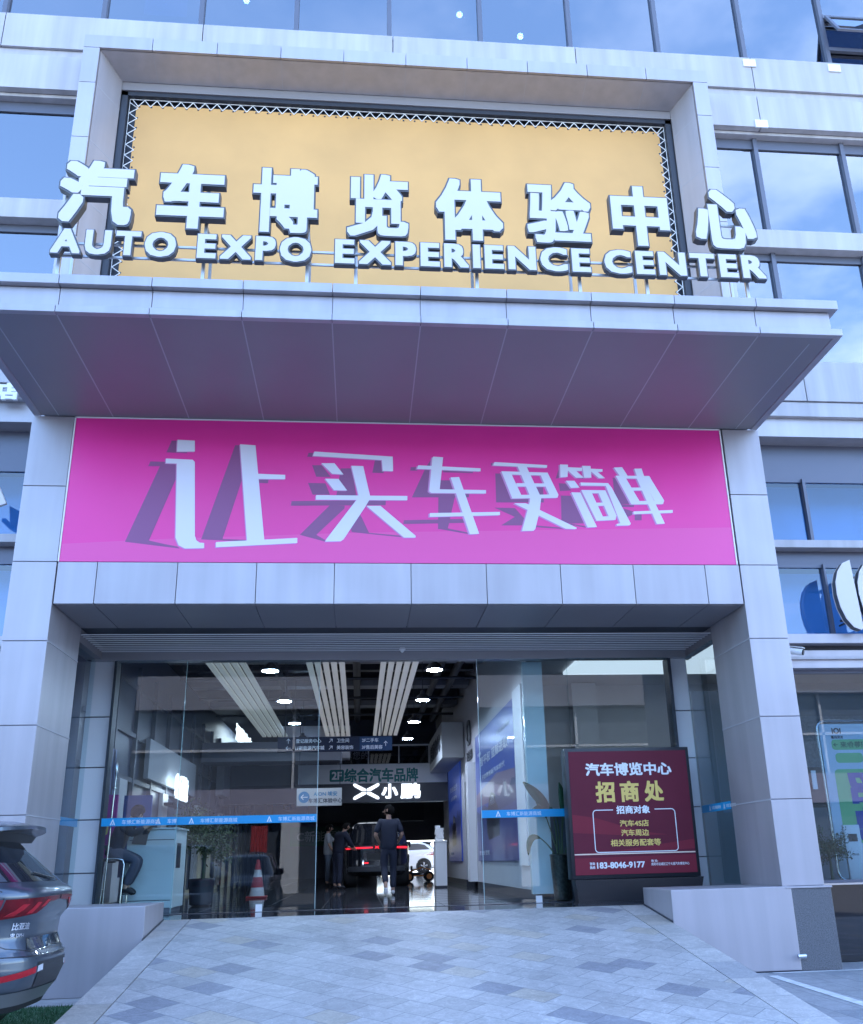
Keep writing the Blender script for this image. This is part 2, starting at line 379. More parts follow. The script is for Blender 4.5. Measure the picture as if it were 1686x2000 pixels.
MB().prism([(2.785, RY0, -0.01), (2.785, RY1, -0.01), (2.785, RY1, ZF-0.012), (2.785, RY0, -0.009)], (0.012, 0, 0)).build('joint', DARK, rp)

# artificial grass strip left of the ramp
GRASS = mat('turf', (0.035, 0.11, 0.04), 0.7, var=0.35, vs=14)
gb = MB(); gr = random.Random(3)
for i in range(26000):
    x = gr.uniform(-6.2, -3.16); y = gr.uniform(-4.6, -0.62); h = gr.uniform(0.02, 0.045); a = gr.uniform(0, 6.28); w = 0.0045
    lx, ly = gr.uniform(-.018, .018), gr.uniform(-.018, .018); cx, sx = math.cos(a)*w, math.sin(a)*w
    vs = [gb.bm.verts.new(p) for p in ((x-cx, y-sx, 0.004), (x+cx, y+sx, 0.004), (x+lx, y+ly, h))]; gb.bm.faces.new(vs)
gb.box(-6.2, -3.16, -4.6, -0.62, 0.002, 0.006)
tag(gb.build('grass', GRASS), 'green artificial turf strip between the ramp and the car', 'grass', kind='stuff')
tag(MB().box(-6.5, -3.13, -0.6, -0.02, -0.01, 0.012).build('kerb_strip', mat('kerb concrete', (0.36, 0.35, 0.34), 0.8, var=0.2, vs=6)), 'pale concrete strip between turf and low wall', 'kerb', kind='structure')

# ------------------------------------------------------------------ the building
B = thing('expo_building', 'grey panelled auto expo building with a projecting entrance portal, canopy and blue windows', 'building')
XJ = [-4.08+1.0205*i for i in range(9)]          # panel joints across the front
ZJ = [0.952, 1.999, 3.054, 4.106, 5.152, 6.209, 7.24]
def panels(mb, xs, y0, y1, zs, gap=0.009, bev=0):
    for a, b in zip(xs, xs[1:]):
        for c, d in zip(zs, zs[1:]): mb.box(a+gap/2, b-gap/2, y0, y1, c+gap/2, d-gap/2, bev)
for s in (-1, 1):
    xo, xi = 5.15*s, 4.59*s; a, b = min(xo, xi), max(xo, xi)
    c = MB(); panels(c, [a, b], 0, 1.345, ZJ); col = c.build('column', PORTAL, B, bevel=0.004)
    MB().box(a+.02, b-.02, 0.02, 1.33, 0.0, 7.24).build('core', JOINT, col)
    for z in ZJ[1:4]: MB().box(xi-.004, xi+.004, 0.004, 1.34, z-.008, z+.008).build('seam', SEAM, col)
    q = MB(); a2, b2 = (4.585, 5.17) if s > 0 else (-5.17, -4.585)
    q.box(a2, b2, -0.11, 1.0, 0, 0.93); q.build('plinth', GRANITE, col, bevel=0.006)
    MB().box(a2-.0, b2+.012*s if s > 0 else b2, -0.125, 0.2, 0.93, 0.952).build('plinth_cap', PORTAL, col, bevel=0.004)
l = MB(); panels(l, [-4.58]+XJ+[4.58], 0.0, 0.06, [4.585, 5.152]); lin = l.build('lintel', PORTAL, B, bevel=0.003)
MB().box(-4.58, 4.58, 0.062, 1.3, 4.60, 7.23).build('core', JOINT, lin)
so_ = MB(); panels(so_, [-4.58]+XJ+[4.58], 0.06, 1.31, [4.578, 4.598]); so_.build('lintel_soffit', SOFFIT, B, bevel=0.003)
MB().box(-4.565, 4.545, 0.03, 0.061, 5.152, 7.235).build('banner_backing', JOINT, B)

# canopy
cn = MB(); panels(cn, [-5.04]+XJ+[5.04], -2.545, -2.50, [7.335, 7.605], 0.008); can = cn.build('canopy', PORTAL, B, bevel=0.003)
MB().box(-5.035, 5.035, -2.52, 0.9, 7.30, 7.70).build('canopy_core', PORTAL, can)
lp = MB(); panels(lp, [-5.125]+XJ+[5.125], -2.63, -2.55, [7.236, 7.335], 0.006)
lp.box(-5.125, -5.03, -2.55, 0, 7.236, 7.335); lp.box(5.03, 5.125, -2.55, 0, 7.236, 7.335); lp.build('lip', PORTAL, can, bevel=0.006)
tp = MB(); panels(tp, [-5.125]+XJ+[5.125], -2.63, -2.2, [7.605, 7.735], 0.006); tp.box(-5.125, 5.125, -2.2, 0.6, 7.65, 7.73); tp.build('coping', PORTAL, can, bevel=0.006)
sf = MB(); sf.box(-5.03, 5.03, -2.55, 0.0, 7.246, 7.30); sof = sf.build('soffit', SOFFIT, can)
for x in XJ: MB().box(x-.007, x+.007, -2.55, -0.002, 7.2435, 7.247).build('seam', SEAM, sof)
for s in (-1, 1): MB().box(s*4.80-.006, s*4.80+.006, -2.4, -0.002, 7.2435, 7.247).build('seam', SEAM, sof)

# frame round the upper banner
fr = MB(); zf = [7.735, 8.81, 9.87, 10.93, 12.0, 13.07]
panels(fr, [-5.15, -4.89], 0, 0.05, zf+[13.78]); panels(fr, [4.89, 5.15], 0, 0.05, zf+[13.78])
panels(fr, [-5.15]+XJ+[5.15], 0, 0.05, [13.78, 14.04])
fr.box(-5.15, -4.9, 0.05, 0.6, 7.735, 14.0); fr.box(4.9, 5.15, 0.05, 0.6, 7.735, 14.0); fr.box(-5.15, 5.15, 0.05, 0.6, 13.83, 14.04)
frm = fr.build('sign_surround', PORTAL, B, bevel=0.003)
rv = MB()
rv.prism([(-4.89, 0.052, 7.735), (-4.66, 0.56, 7.735), (-4.9, 0.56, 7.735)], (0, 0, 6.03))
rv.prism([(4.89, 0.052, 7.735), (4.9, 0.56, 7.735), (4.66, 0.56, 7.735)], (0, 0, 6.03))
rv.prism([(-4.9, 0.052, 13.78), (-4.9, 0.56, 13.66), (-4.9, 0.56, 13.84)], (9.8, 0, 0))
rv.build('reveal', PORTAL, frm)
for x in XJ: MB().prism([(x-.007, 0.05, 13.778), (x-.007, 0.555, 13.658), (x-.007, 0.555, 13.664)], (0.014, 0, 0)).build('seam', SEAM, frm)
for z in zf[1:]:
    for s in (-1, 1): MB().prism([(s*4.888, 0.05, z), (s*4.657, 0.56, z), (s*4.67, 0.56, z)], (0, 0, 0.014)).build('seam', SEAM, frm)
bk = MB(); bk.box(-4.66, 4.66, 0.57, 0.60, 13.50, 13.68); bk.box(-4.9, 4.9, 0.80, 0.95, 7.73, 14.0); bk.build('recess', SOFFIT, frm)
dk = MB()
for a, b, c, d in ((-4.66, -4.56, 7.735, 13.5), (4.56, 4.66, 7.735, 13.5)): dk.box(a, b, 0.60, 0.75, c, d)
dk.box(-4.66, 4.66, 0.6, 0.75, 13.42, 13.50); dk.box(-4.57, 4.57, 0.76, 0.79, 7.74, 13.45); dk.build('dark_frame', DARK, frm)

# facade either side and above
MX = [-11.55+1.614*i for i in range(15)]         # window mullions
def window_row(name, x0, x1, z0, z1, yg, gm, head=0.0, mull=0.075, skip=1):
    """each bay of a band of glazing: its own frame with its own pane"""
    xs = [x0]+([x for x in MX if x0+.2 < x < x1-.2] if skip == 1 else [-8.0] if x0 < 0 else [8.0])+[x1]
    for a, b in zip(xs, xs[1:]):
        w = MB(); t = mull/2
        w.box(a-.0005 if a == x0 else a, a+t, yg-.075, yg+.05, z0, z1); w.box(b-t, b, yg-.075, yg+.05, z0, z1)
        w.box(a+t, b-t, yg-.03, yg+.05, z0, z0+.035); w.box(a+t, b-t, yg-.03, yg+.05, z1-.05-head, z1)
        f = w.build(name, FRAME, B)
        MB().box(a+t, b-t, yg, yg+.012, z0+.035, z1-.05-head).build('pane', gm, f)
def spandrel(x0, x1, z0, z1, y0=0.5, y1=0.62, step=3.228, ofs=0.06):
    xs = [x0]+[x+ofs for x in MX[1::2] if x0+.2 < x+ofs < x1-.2]+[x1]
    m = MB(); panels(m, xs, y0, y1, [z0, z1], 0.014); return m.build('spandrel', WHITEP, B, bevel=0.004)
XR = 11.5
window_row('upper_window', -XR, XR, 14.95, 18.2, 0.62, UPGLASS)
spandrel(-XR, XR, 14.22, 14.94); 
for a, b in ((-XR, -5.152), (5.152, XR)):
    spandrel(a, b, 13.36, 14.06, 0.5); MB().box(a, b, 0.55, 0.75, 14.06, 14.22).build('shadow_gap', WHITEP, B)
    MB().box(a, b, 0.62, 0.95, 13.30, 13.36).build('window_head', WHITEP, B)
    window_row('window', a, b, 11.26, 13.32, 0.78, UPGLASS, head=0.17)
    MB().box(a, b, 0.56, 0.9, 10.90, 11.255).build('transom_band', WHITEP, B, bevel=0.006)
    window_row('window', a, b, 8.72, 10.895, 0.78, UPGLASS, head=0.08)
    spandrel(a, b, 8.0, 8.715, 0.5); MB().box(a, b, 0.53, 0.7, 7.75, 7.995).build('spandrel_return', WHITEP, B, bevel=0.004)
    MB().box(a, b, 0.62, 1.0, 7.44, 7.748).build('soffit_band', PORTAL, B)
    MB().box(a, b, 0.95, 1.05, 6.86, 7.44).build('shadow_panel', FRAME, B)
    window_row('window', a, b, 5.74, 6.86, 0.98, SHOPBLUE, mull=0.05)
    MB().box(a, b, 0.60, 1.0, 5.62, 5.738).build('sill', WHITEP, B, bevel=0.004)
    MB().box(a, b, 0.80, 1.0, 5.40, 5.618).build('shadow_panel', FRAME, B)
    window_row('window', a, b, 4.27, 5.40, 0.78, SHOPBLUE, mull=0.03)
    bl_ = MB(); bl_.box(a, b, 1.30, 1.33, 4.2, 5.42); bl_.build('backing_board', mat('pale blue blind', (0.36, 0.50, 0.66), 0.7, var=.12, vs=1.2), B)  # pale blue board added behind the glass to keep the band bright
    MB().box(a, b, 1.62, 1.65, 5.60, 7.0).build('backing_board', mat('pale blue blind', (0, 0, 0)), B)
    MB().box(a, b, 0.42, 0.9, 4.13, 4.268).build('ledge', PORTAL, B, bevel=0.006)
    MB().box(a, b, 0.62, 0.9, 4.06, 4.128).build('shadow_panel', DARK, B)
    MB().box(a, b, 0.55, 0.85, 3.80, 4.058).build('shop_lintel', PORTAL, B, bevel=0.006)
    MB().box(a, b, 0.50, 0.56, 3.92, 3.955).build('drip_edge', WHITEP, B)
    window_row('shop_window', a, b, 0.95, 3.80, 0.72, SHOPGLASS, mull=0.05, skip=2)
    MB().box(a, b, 0.60, 0.66, 0.93, 0.952).build('sill', STEEL, B)
    MB().box(a, b, 0.63, 0.70, 0.0, 0.928).build('glazed_plinth', mat('black glass panel', (0.012, 0.012, 0.016), 0.03, coat=1.0), B)
# wall above and the building's mass (floors, sides, roof, rear wall with its own gateway)
MB().box(-XR, XR, 0.5, 0.7, 18.21, 27).build('upper_wall', WHITEP, B)
CONC = mat('interior plaster', (0.30, 0.31, 0.34), 0.8, var=0.08)
sh = MB(); sh.box(-14, 14, 0.7, 42, 26.5, 27); sh.box(-14, -XR, 0.6, 42, 0, 26.5); sh.box(XR, 14, 0.6, 42, 0, 26.5)
sh.box(-XR, XR, 1.1, 42, 14.3, 14.9); sh.box(-XR, XR, 1.1, 42, 9.1, 9.3); sh.box(-XR, XR, 7.0, 7.2, 9.3, 26.5); sh.box(-XR, XR, 1.06, 41.5, 7.25, 7.55)
sh.box(-XR, 0.3, 41.6, 42, -.01, 7.5); sh.box(4.4, XR, 41.6, 42, -.01, 7.5); sh.box(0.3, 4.4, 41.6, 42, 2.42, 7.5); sh.box(-XR, XR, 41.6, 42, 7.55, 26.5)
sh.build('shell', ROOM, B)

# awning window propped open, top right
aw = MB(); x0, x1 = 7.86, 9.3; z0, z1 = 15.35, 16.05; P0 = Vector((0, 0.5, z1)); D = Vector((0, -0.30, -0.64)).normalized()*0.72; Nn = Vector((0, -0.64, 0.30)).normalized()*0.04
def aw_bar(a, b, c, d):                           # a..b across, c..d along the sash
    aw.prism([Vector((a, 0.53, z1))+D*c, Vector((b, 0.53, z1))+D*c, Vector((b, 0.53, z1))+D*d, Vector((a, 0.53, z1))+D*d], Nn)
aw_bar(x0, x1, 0, .07); aw_bar(x0, x1, .93, 1); aw_bar(x0, x0+.06, .07, .93); aw_bar(x1-.06, x1, .07, .93)
sash = aw.build('awning_sash', FRAME, B)
g = MB(); g.prism([Vector((x0+.06, .52, z1))+D*.07, Vector((x1-.06, .52, z1))+D*.07, Vector((x1-.06, .52, z1))+D*.93, Vector((x0+.06, .52, z1))+D*.93], Nn*0.3); g.build('pane', UPGLASS, sash)
fx = MB(); fx.box(x0-.02, x1+.1, .535, .6, z1, z1+.08); fx.box(x0-.02, x1+.1, .535, .6, z0-.08, z0); fx.tube([(x0+.05, .5, z1-.2), (x0+.1, .35, z1-.42)], .01); fx.build('opening_frame', FRAME, sash)

# small white cover plates on the white panels
for k, (x, z) in enumerate(((6.226, 14.79), (7.831, 14.79), (6.262, 13.42))):
    tag(MB().box(x-.115, x+.115, 0.472, 0.499, z-.08, z+.08).build('cover_plate', WHITE, bevel=0.004), ('white square cover plate under the second mullion from the frame, top band', 'white square cover plate at the far right of the top band, beside the open window', 'lone white square cover plate on the lower white band right of the frame')[k], 'plate', 'white cover plates on the facade')

# ------------------------------------------------------------------ rooftop lettering on the canopy
LFACE = mat('letter face', (0.62, 0.575, 0.56), 0.35)
LSIDE = mat('letter return', (0.10, 0.105, 0.12), 0.45, metal=0.3)
RS = thing('rooftop_sign', 'large white raised letters in Chinese and English standing on the entrance canopy', 'sign', (0, -2.1, 7.73))
def raised(name, vs, fs, x0, x1, z0, z1, yf, depth, m_face, m_side, parent, off):
    a = np.array(vs); lo, hi = a.min(0), a.max(0); sx = (x1-x0)/(hi[0]-lo[0]); sz = (z1-z0)/(hi[1]-lo[1])
    q = [((x-lo[0])*sx, (y-lo[1])*sz) for x, y in vs]
    mb = MB(); flat_to_mesh(mb, q, fs, (x0-off[0], yf+depth-off[1], z0-off[2]), EX, EZ, depth)
    mb.bm.normal_update(); bmesh.ops.recalc_face_normals(mb.bm, faces=mb.bm.faces[:])
    for f in mb.bm.faces: f.material_index = 0 if f.normal.y < -0.7 else 1
    # a thin dark retaining edge round the face
    o = mb.build(name, [m_face, m_side], parent); return o
YS = -2.2; OFF = (0, -2.1, 7.73)
boxes = [(-4.372, -3.50, 8.745, 9.685), (-3.20, -2.39, 8.735, 9.69), (-2.044, -1.246, 8.73, 9.70), (-0.872, -0.108, 8.725, 9.675), (0.247, 1.098, 8.72, 9.665), (1.414, 2.255, 8.735, 9.68), (2.529, 3.292, 8.745, 9.675), (3.632, 4.45, 8.755, 9.68)]
for ch, b in zip('汽车博览体验中心', boxes):
    w = 0.034 if ch in '博验览' else 0.042
    vs, fs = bold_glyphs(ch, w, w*0.9)
    o = raised('character', vs, fs, *b, YS, 0.115, LFACE, LSIDE, RS, OFF)
    vs, fs = bold_glyphs(ch, w+0.02, w*0.9+0.02)
    e = 0.02*(b[1]-b[0])
    raised('trim', vs, fs, b[0]-e, b[1]+e, b[2]-e, b[3]+e, YS+0.008, 0.105, LSIDE, LSIDE, o, OFF)
def word(s, x0, x1, z0, z1, parent, name, yf, depth, mf, ms, off, bold=0.05):
    adv = []; x = 0.0
    for ch in s:
        vs, fs = bold_glyphs(ch, bold*0.9, bold*0.72); a = np.array(vs); w = a[:, 0].max()-a[:, 0].min()
        adv.append((ch, x, w, a[:, 1].min(), a[:, 1].max())); x += w+0.115
    k = (x1-x0)/(x-0.115); cap = max(t[4] for t in adv if t[0] not in 'OCQ'); base = 0-bold*0.72
    for ch, px, w, lo, hi in adv:
        vs, fs = bold_glyphs(ch, bold*0.9, bold*0.72); q = (z1-z0)/(cap-base)
        o = raised(name, vs, fs, x0+px*k, x0+(px+w)*k, z0+(lo-base)*q, z0+(hi-base)*q, yf, depth, mf, ms, parent, off)
        vs, fs = bold_glyphs(ch, bold*0.9+0.03, bold*0.72+0.03)
        raised('trim', vs, fs, x0+px*k-.013, x0+(px+w)*k+.013, z0+(lo-base)*q-.013, z0+(hi-base)*q+.013, yf+0.008, depth-0.02, ms, ms, o, off)
for s, a, b in (('AUTO', -4.382, -2.93), ('EXPO', -2.676, -1.306), ('EXPERIENCE', -1.016, 2.196), ('CENTER', 2.377, 4.494)):
    word(s, a, b, 8.316, 8.664, RS, 'letter', YS, 0.10, LFACE, LSIDE, OFF)
sfm = MB()
FRX = [-4.33, -2.62, -1.36, -0.76, 0.76, 2.08, 2.96, 4.30]
for x in FRX:
    sfm.box(x-.02, x+.02, YS+.16, YS+.20, 7.735, 9.5); sfm.box(x-.018, x+.018, YS+.60, YS+.636, 7.735, 9.0)
    sfm.prism([(x-.015, YS+.2, 8.9), (x+.015, YS+.2, 8.9), (x+.015, YS+.62, 8.95), (x-.015, YS+.62, 8.95)], (0, 0, .03))
for z in (8.38, 8.56): sfm.box(-4.36, 4.42, YS+.135, YS+.16, z-.013, z+.013)
for b in boxes: sfm.box(b[0]+.1, b[1]-.1, YS+.13, YS+.155, 9.2, 9.225)
sf_o = sfm.build('support_frame', mat('galvanised steel', (0.55, 0.56, 0.58), 0.35, metal=0.6), RS); sf_o.location = (0, 2.1, -7.73)

# ------------------------------------------------------------------ yellow banner laced into the frame
YB = thing('laced_banner', 'big plain orange-yellow fabric banner laced with white cord into the dark frame above the canopy', 'banner', (0, 0.70, 7.74))
YEL = mat('yellow banner cloth', (0.62, 0.345, 0.115), 0.55, var=0.12, vs=0.8, wav=0.35)
MB().box(-4.43, 4.46, -0.012, 0, 0.03, 5.57).build('fabric', YEL, YB)
CORD = mat('white cord', (0.75, 0.75, 0.76), 0.7)
lc = MB()
def zig(a, b, n, k, inn, out_):
    pts = []
    for i in range(n+1):
        t = a+(b-a)*i/n; o = inn if i % 2 else out_
        pts.append((t, -.02, o) if k else (o, -.02, t))
    for p, q in zip(pts, pts[1:]): lc.tube([p, q], 0.0075, 5)
zig(-4.5, 4.52, 92, 1, 5.53, 5.665); zig(0.05, 5.6, 52, 0, -4.40, -4.535); zig(0.05, 5.6, 52, 0, 4.43, 4.545)
lc.tube([(-4.54, -.02, .02), (-4.54, -.02, 5.67), (4.55, -.02, 5.67), (4.55, -.02, .02)], 0.009, 6)
lc.build('lacing', CORD, YB)
ey = MB()
for i in range(47): ey.lathe([(0.016, -.004), (0.016, .004)], (-4.38+i*0.19, -.014, 5.53), 8, 'Y')
for i in range(27):
    for x in (-4.40, 4.43): ey.lathe([(0.016, -.004), (0.016, .004)], (x, -.014, 0.1+i*0.2), 8, 'Y')
ey.build('eyelets', DARK, YB)

# ------------------------------------------------------------------ magenta banner with its printed slogan
PB = thing('slogan_banner', 'magenta pink banner with a white slogan of six characters above the entrance opening', 'banner', (0, 0.028, 5.155))
MAG = mat('magenta print', (0.80, 0.035, 0.32), 0.34, var=0.08, vs=0.6, wav=0.25); MAGF = mat('magenta print floor', (0.78, 0.075, 0.35), 0.38)
MAGS = mat('printed drop shade', (0.26, 0.075, 0.21), 0.4); MAGE = mat('printed letter edge', (0.58, 0.25, 0.52), 0.4); PRW = mat('printed white', (0.72, 0.70, 0.80), 0.4)
MB().box(-4.565, 4.545, -0.026, 0, 0.0, 2.062).build('panel', MAG, PB)
ed = MB(); ed.box(-4.585, -4.567, -.034, 0, 0, 2.08); ed.box(-4.585, 4.565, -.034, 0, 2.064, 2.082); ed.box(4.547, 4.565, -.034, 0, 0, 2.08); ed.build('edge_trim', WHITE, PB)
PLY = 0.0
def pk(pts, which):                               # traced outline -> metres on the banner's own plane
    o = []
    for x, y in pts:
        X, Y_ = (230+x*.35587, 840+y*.35587) if which == 0 else (780+x*.33215, 870+y*.33215)
        p = at(X, Y_, Y=0.0); o.append((p.x, p.z-5.155))
    return o
ch0 = [
 [[(329,53),(424,58),(424,118),(326,118)], [(265,156),(412,163),(424,175),(424,580),(432,605),(450,618),(475,620),(475,648),(370,650),(335,632),(318,590),(325,184),(265,182)], [(672,78),(757,84),(805,604),(710,607)], [(766,240),(920,246),(920,270),(768,268)], [(540,615),(986,592),(986,620),(540,643)]],
 [[(1080,118),(1510,146),(1512,226),(1455,224),(1450,165),(1072,142)], [(1118,182),(1190,182),(1240,244),(1178,240)], [(1138,267),(1212,268),(1260,332),(1188,330)], [(1090,357),(1590,362),(1590,385),(1088,382)], [(1282,196),(1348,198),(1388,372),(1360,420),(1240,600),(1225,610),(1140,612),(1145,600),(1310,385),(1322,358)], [(1366,416),(1442,416),(1635,580),(1635,590),(1572,590)]]]
ch1 = [
 [[(195,75),(200,66),(258,70),(238,258),(510,263),(510,283),(190,280),(176,270)], [(112,117),(478,135),(478,153),(105,138)], [(302,188),(352,186),(470,520),(415,522)], [(180,398),(592,391),(592,410),(180,420)]],
 [[(560,98),(870,116),(868,132),(552,118)], [(600,152),(655,158),(725,308),(665,312)], [(605,152),(872,160),(878,178),(610,170)], [(688,222),(870,224),(876,242),(692,242)], [(660,292),(932,288),(930,308),(665,312)], [(825,160),(872,160),(936,290),(930,308),(890,308)], [(693,116),(745,118),(835,308),(825,390),(800,492),(790,502),(722,503),(768,330),(770,300)], [(675,340),(745,340),(1045,485),(1040,492),(980,490)]],
 [[(945,112),(992,113),(990,185),(948,188)], [(985,128),(1075,132),(1075,150),(985,150)], [(992,148),(1040,150),(1085,190),(1040,190)], [(1075,120),(1125,121),(1130,190),(1088,190)], [(1120,137),(1195,140),(1195,155),(1122,155)], [(1128,153),(1165,155),(1210,193),(1175,193)], [(980,208),(1030,208),(1060,248),(1010,250)], [(1012,276),(1065,277),(1163,480),(1108,482)], [(1065,218),(1228,222),(1250,250),(1362,460),(1355,470),(1280,472),(1278,462),(1300,458),(1215,238),(1070,236)], [(1070,262),(1125,264),(1205,435),(1160,442)], [(1070,262),(1212,264),(1215,282),(1080,280)], [(1165,264),(1213,266),(1277,412),(1270,436),(1240,436)], [(1115,338),(1225,336),(1230,354),(1120,356)], [(1150,420),(1275,415),(1272,438),(1160,443)]],
 [[(1262,130),(1310,128),(1345,182),(1300,184)], [(1382,137),(1425,136),(1440,184),(1398,184)], [(1272,178),(1325,180),(1420,340),(1365,346)], [(1275,178),(1470,180),(1480,196),(1285,194)], [(1330,248),(1500,248),(1508,264),(1338,266)], [(1360,328),(1555,325),(1552,345),(1370,347)], [(1425,180),(1470,182),(1558,325),(1550,344),(1510,344)], [(1390,180),(1430,182),(1562,460),(1515,462)], [(1378,388),(1608,380),(1608,396),(1378,404)]]]
sh0 = [[(297,58),(328,58),(328,118),(383,122),(380,127),(268,122)], [(168,198),(180,172),(267,174),(322,190),(322,262),(170,608),(330,640),(340,650),(40,613),(232,198)], [(645,83),(674,83),(686,260),(575,598),(712,603),(712,612),(458,600)], [(775,268),(828,270),(825,292),(778,290)],
 [(955,390),(1472,385),(1470,412),(950,415)], [(1165,412),(1245,415),(1245,430),(1090,575),(1142,605),(1138,612),(1000,575)], [(1225,210),(1285,210),(1310,362),(1200,362)], [(1325,450),(1380,565),(1285,560),(1275,520)], [(1068,193),(1120,193),(1170,258),(1090,256)], [(1045,290),(1140,292),(1165,355),(1070,354)], [(1048,125),(1076,125),(1070,148),(1040,146)], [(1412,165),(1452,165),(1460,236),(1398,234)], [(42,612),(170,606),(322,640),(318,646)], [(1285,560),(1380,564),(1560,580),(1560,588)]]
sh1 = [[(68,128),(112,126),(105,148),(65,148)], [(158,125),(192,76),(178,282),(410,284),(410,305),(75,305)], [(232,205),(310,205),(330,290),(285,490),(228,492)], [(28,440),(370,432),(400,440),(400,455),(24,462)], [(228,490),(285,488),(415,514),(412,522)], [(258,145),(435,152),(432,163),(256,158)],
 [(565,165),(610,165),(662,310),(765,310),(765,335),(570,335)], [(560,366),(680,368),(735,430),(725,470),(600,470),(680,420)], [(800,470),(980,486),(975,492),(800,480)], [(538,106),(556,100),(560,118),(542,120)], [(800,240),(845,245),(850,335),(820,335)],
 [(950,295),(1020,296),(1100,458),(955,460)], [(938,222),(985,225),(1010,265),(945,268)], [(920,195),(945,116),(950,190)], [(1042,160),(1090,190),(1090,196),(1050,196)], [(1010,460),(1110,478),(1105,484),(1000,466)],
 [(1255,190),(1285,195),(1365,345),(1270,345)], [(1320,370),(1375,388),(1378,404),(1325,430)], [(1385,405),(1425,400),(1425,440),(1385,440)], [(1290,345),(1380,350),(1380,362),(1300,362)]]
ZB = -0.0262
def layer(name, polys, m, y, d=0.0006):
    vs, fs = poly_fill(polys); mb = MB(); flat_to_mesh(mb, vs, fs, (0, y, 0), EX, EZ, d); return mb.build(name, m, PB)
fl = [at(x, y, Y=0.0) for x, y in ((134, 1062), (330, 1052), (700, 1040), (1000, 1036), (1428, 1030))]
fp = [(p.x, p.z-5.155) for p in fl]; fp[0] = (-4.56, fp[0][1]); fp[-1] = (4.54, fp[-1][1])
layer('printed_floor', [fp+[(4.54, 0.003), (-4.56, 0.003)]], MAGF, ZB)
SHG = [(0, sh0[:4]+sh0[12:13]), (0, sh0[4:12]+sh0[13:]), (1, sh1[:6]), (1, sh1[6:10]), (1, sh1[10:16]), (1, sh1[16:])]
for i, g in SHG: layer('printed_shade', [pk(p, i) for p in g], MAGS, ZB-.0012)
for i, g in ((0, ch0), (1, ch1)):
    for c in g: layer('printed_edge', [[(x-(.022 if i else .012), z-.010) for x, z in pk(p, i)] for p in c], MAGE, ZB-.0024)
for i, g in ((0, ch0), (1, ch1)):
    for c in g: layer('character', [pk(p, i) for p in c], PRW, ZB-.0036)

# ------------------------------------------------------------------ entrance: slatted ceiling, glass front
sl_ = MB(); SLAT = mat('aluminium slat', (0.80, 0.80, 0.82), 0.4)
for i in range(10): sl_.box(-4.76, 4.70, 1.38+i*0.125, 1.40+i*0.125, 4.50, 4.513)
slo = sl_.build('slat_ceiling', SLAT, B, bevel=0.004); MB().box(-4.85, 4.8, 1.35, 2.75, 4.60, 4.72).build('ceiling_void', DARK, slo)
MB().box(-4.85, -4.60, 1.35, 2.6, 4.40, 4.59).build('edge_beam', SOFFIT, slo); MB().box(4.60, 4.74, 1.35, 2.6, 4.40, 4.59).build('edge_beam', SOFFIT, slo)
MB().box(-4.75, 4.7, 2.56, 2.74, 4.37, 4.62).build('door_header', mat('header steel', (0.30, 0.31, 0.34), 0.4, metal=0.6), B, bevel=0.005)
ALU = mat('aluminium composite', (0.55, 0.56, 0.58), 0.35, metal=0.15)
wp = MB(); ZW = [0.74, 1.32, 2.05, 2.79, 3.53, 4.38]
panels(wp, [-4.78, -4.40], 2.62, 2.66, ZW, 0.018); w_ = wp.build('side_panel', ALU, B, bevel=0.003); MB().box(-4.77, -4.41, 2.662, 2.8, 0.74, 4.38).build('core', JOINT, w_)
wp = MB(); panels(wp, [4.335, 4.62], 2.62, 2.66, ZW, 0.018); w_ = wp.build('side_panel', ALU, B, bevel=0.003); MB().box(4.345, 4.61, 2.662, 2.8, 0.74, 4.38).build('core', JOINT, w_)
MB().box(-4.40, -4.36, 2.56, 2.8, 0.74, 4.37).build('jamb', DARK, B); MB().box(4.28, 4.335, 2.56, 2.8, 0.74, 4.37).build('jamb', DARK, B)
# low walls either side of the ramp head
LW = []
for s, lab in ((-1, 'grey panelled low wall left of the ramp, behind the parked car'), (1, 'grey panelled low wall right of the ramp, in front of the red light box')):
    x0, x1 = sorted((3.125*s, (4.655 if s > 0 else 4.9)*s)); q = thing('low_wall', lab, 'low wall', ((x0+x1)/2, .5, 0))
    q2 = MB(); q2.box(x0, x1, -0.022 if s < 0 else -.115, 1.08, 0.012, 0.955); o = q2.build('panel', PORTAL, q, bevel=0.006); o.location = (-(x0+x1)/2, -.5, 0)
    o = MB().box(x0+.02, x1-.01, -0.03 if s < 0 else -.123, -.0, 0.003, 0.012).build('base_trim', DARK, q); o.location = (-(x0+x1)/2, -.5, 0)
    e = MB(); xe = 3.121*s; e.prism([(xe, -.10, rz(-.1)+.001), (xe, 1.08, rz(1.08)+.001), (xe, 1.08, rz(1.08)+.022), (xe, -.10, rz(-.1)+.022)], (.006*-s, 0, 0))
    o = e.build('rubber_edge', DARK, q); o.location = (-(x0+x1)/2, -.5, 0)
tag(MB().tube([(4.60, -.17, .17), (4.70, -.17, .17)], .025, 12).build('drain_pipe', STEEL), 'short steel drain stub poking from the right low wall near the ground', 'pipe')

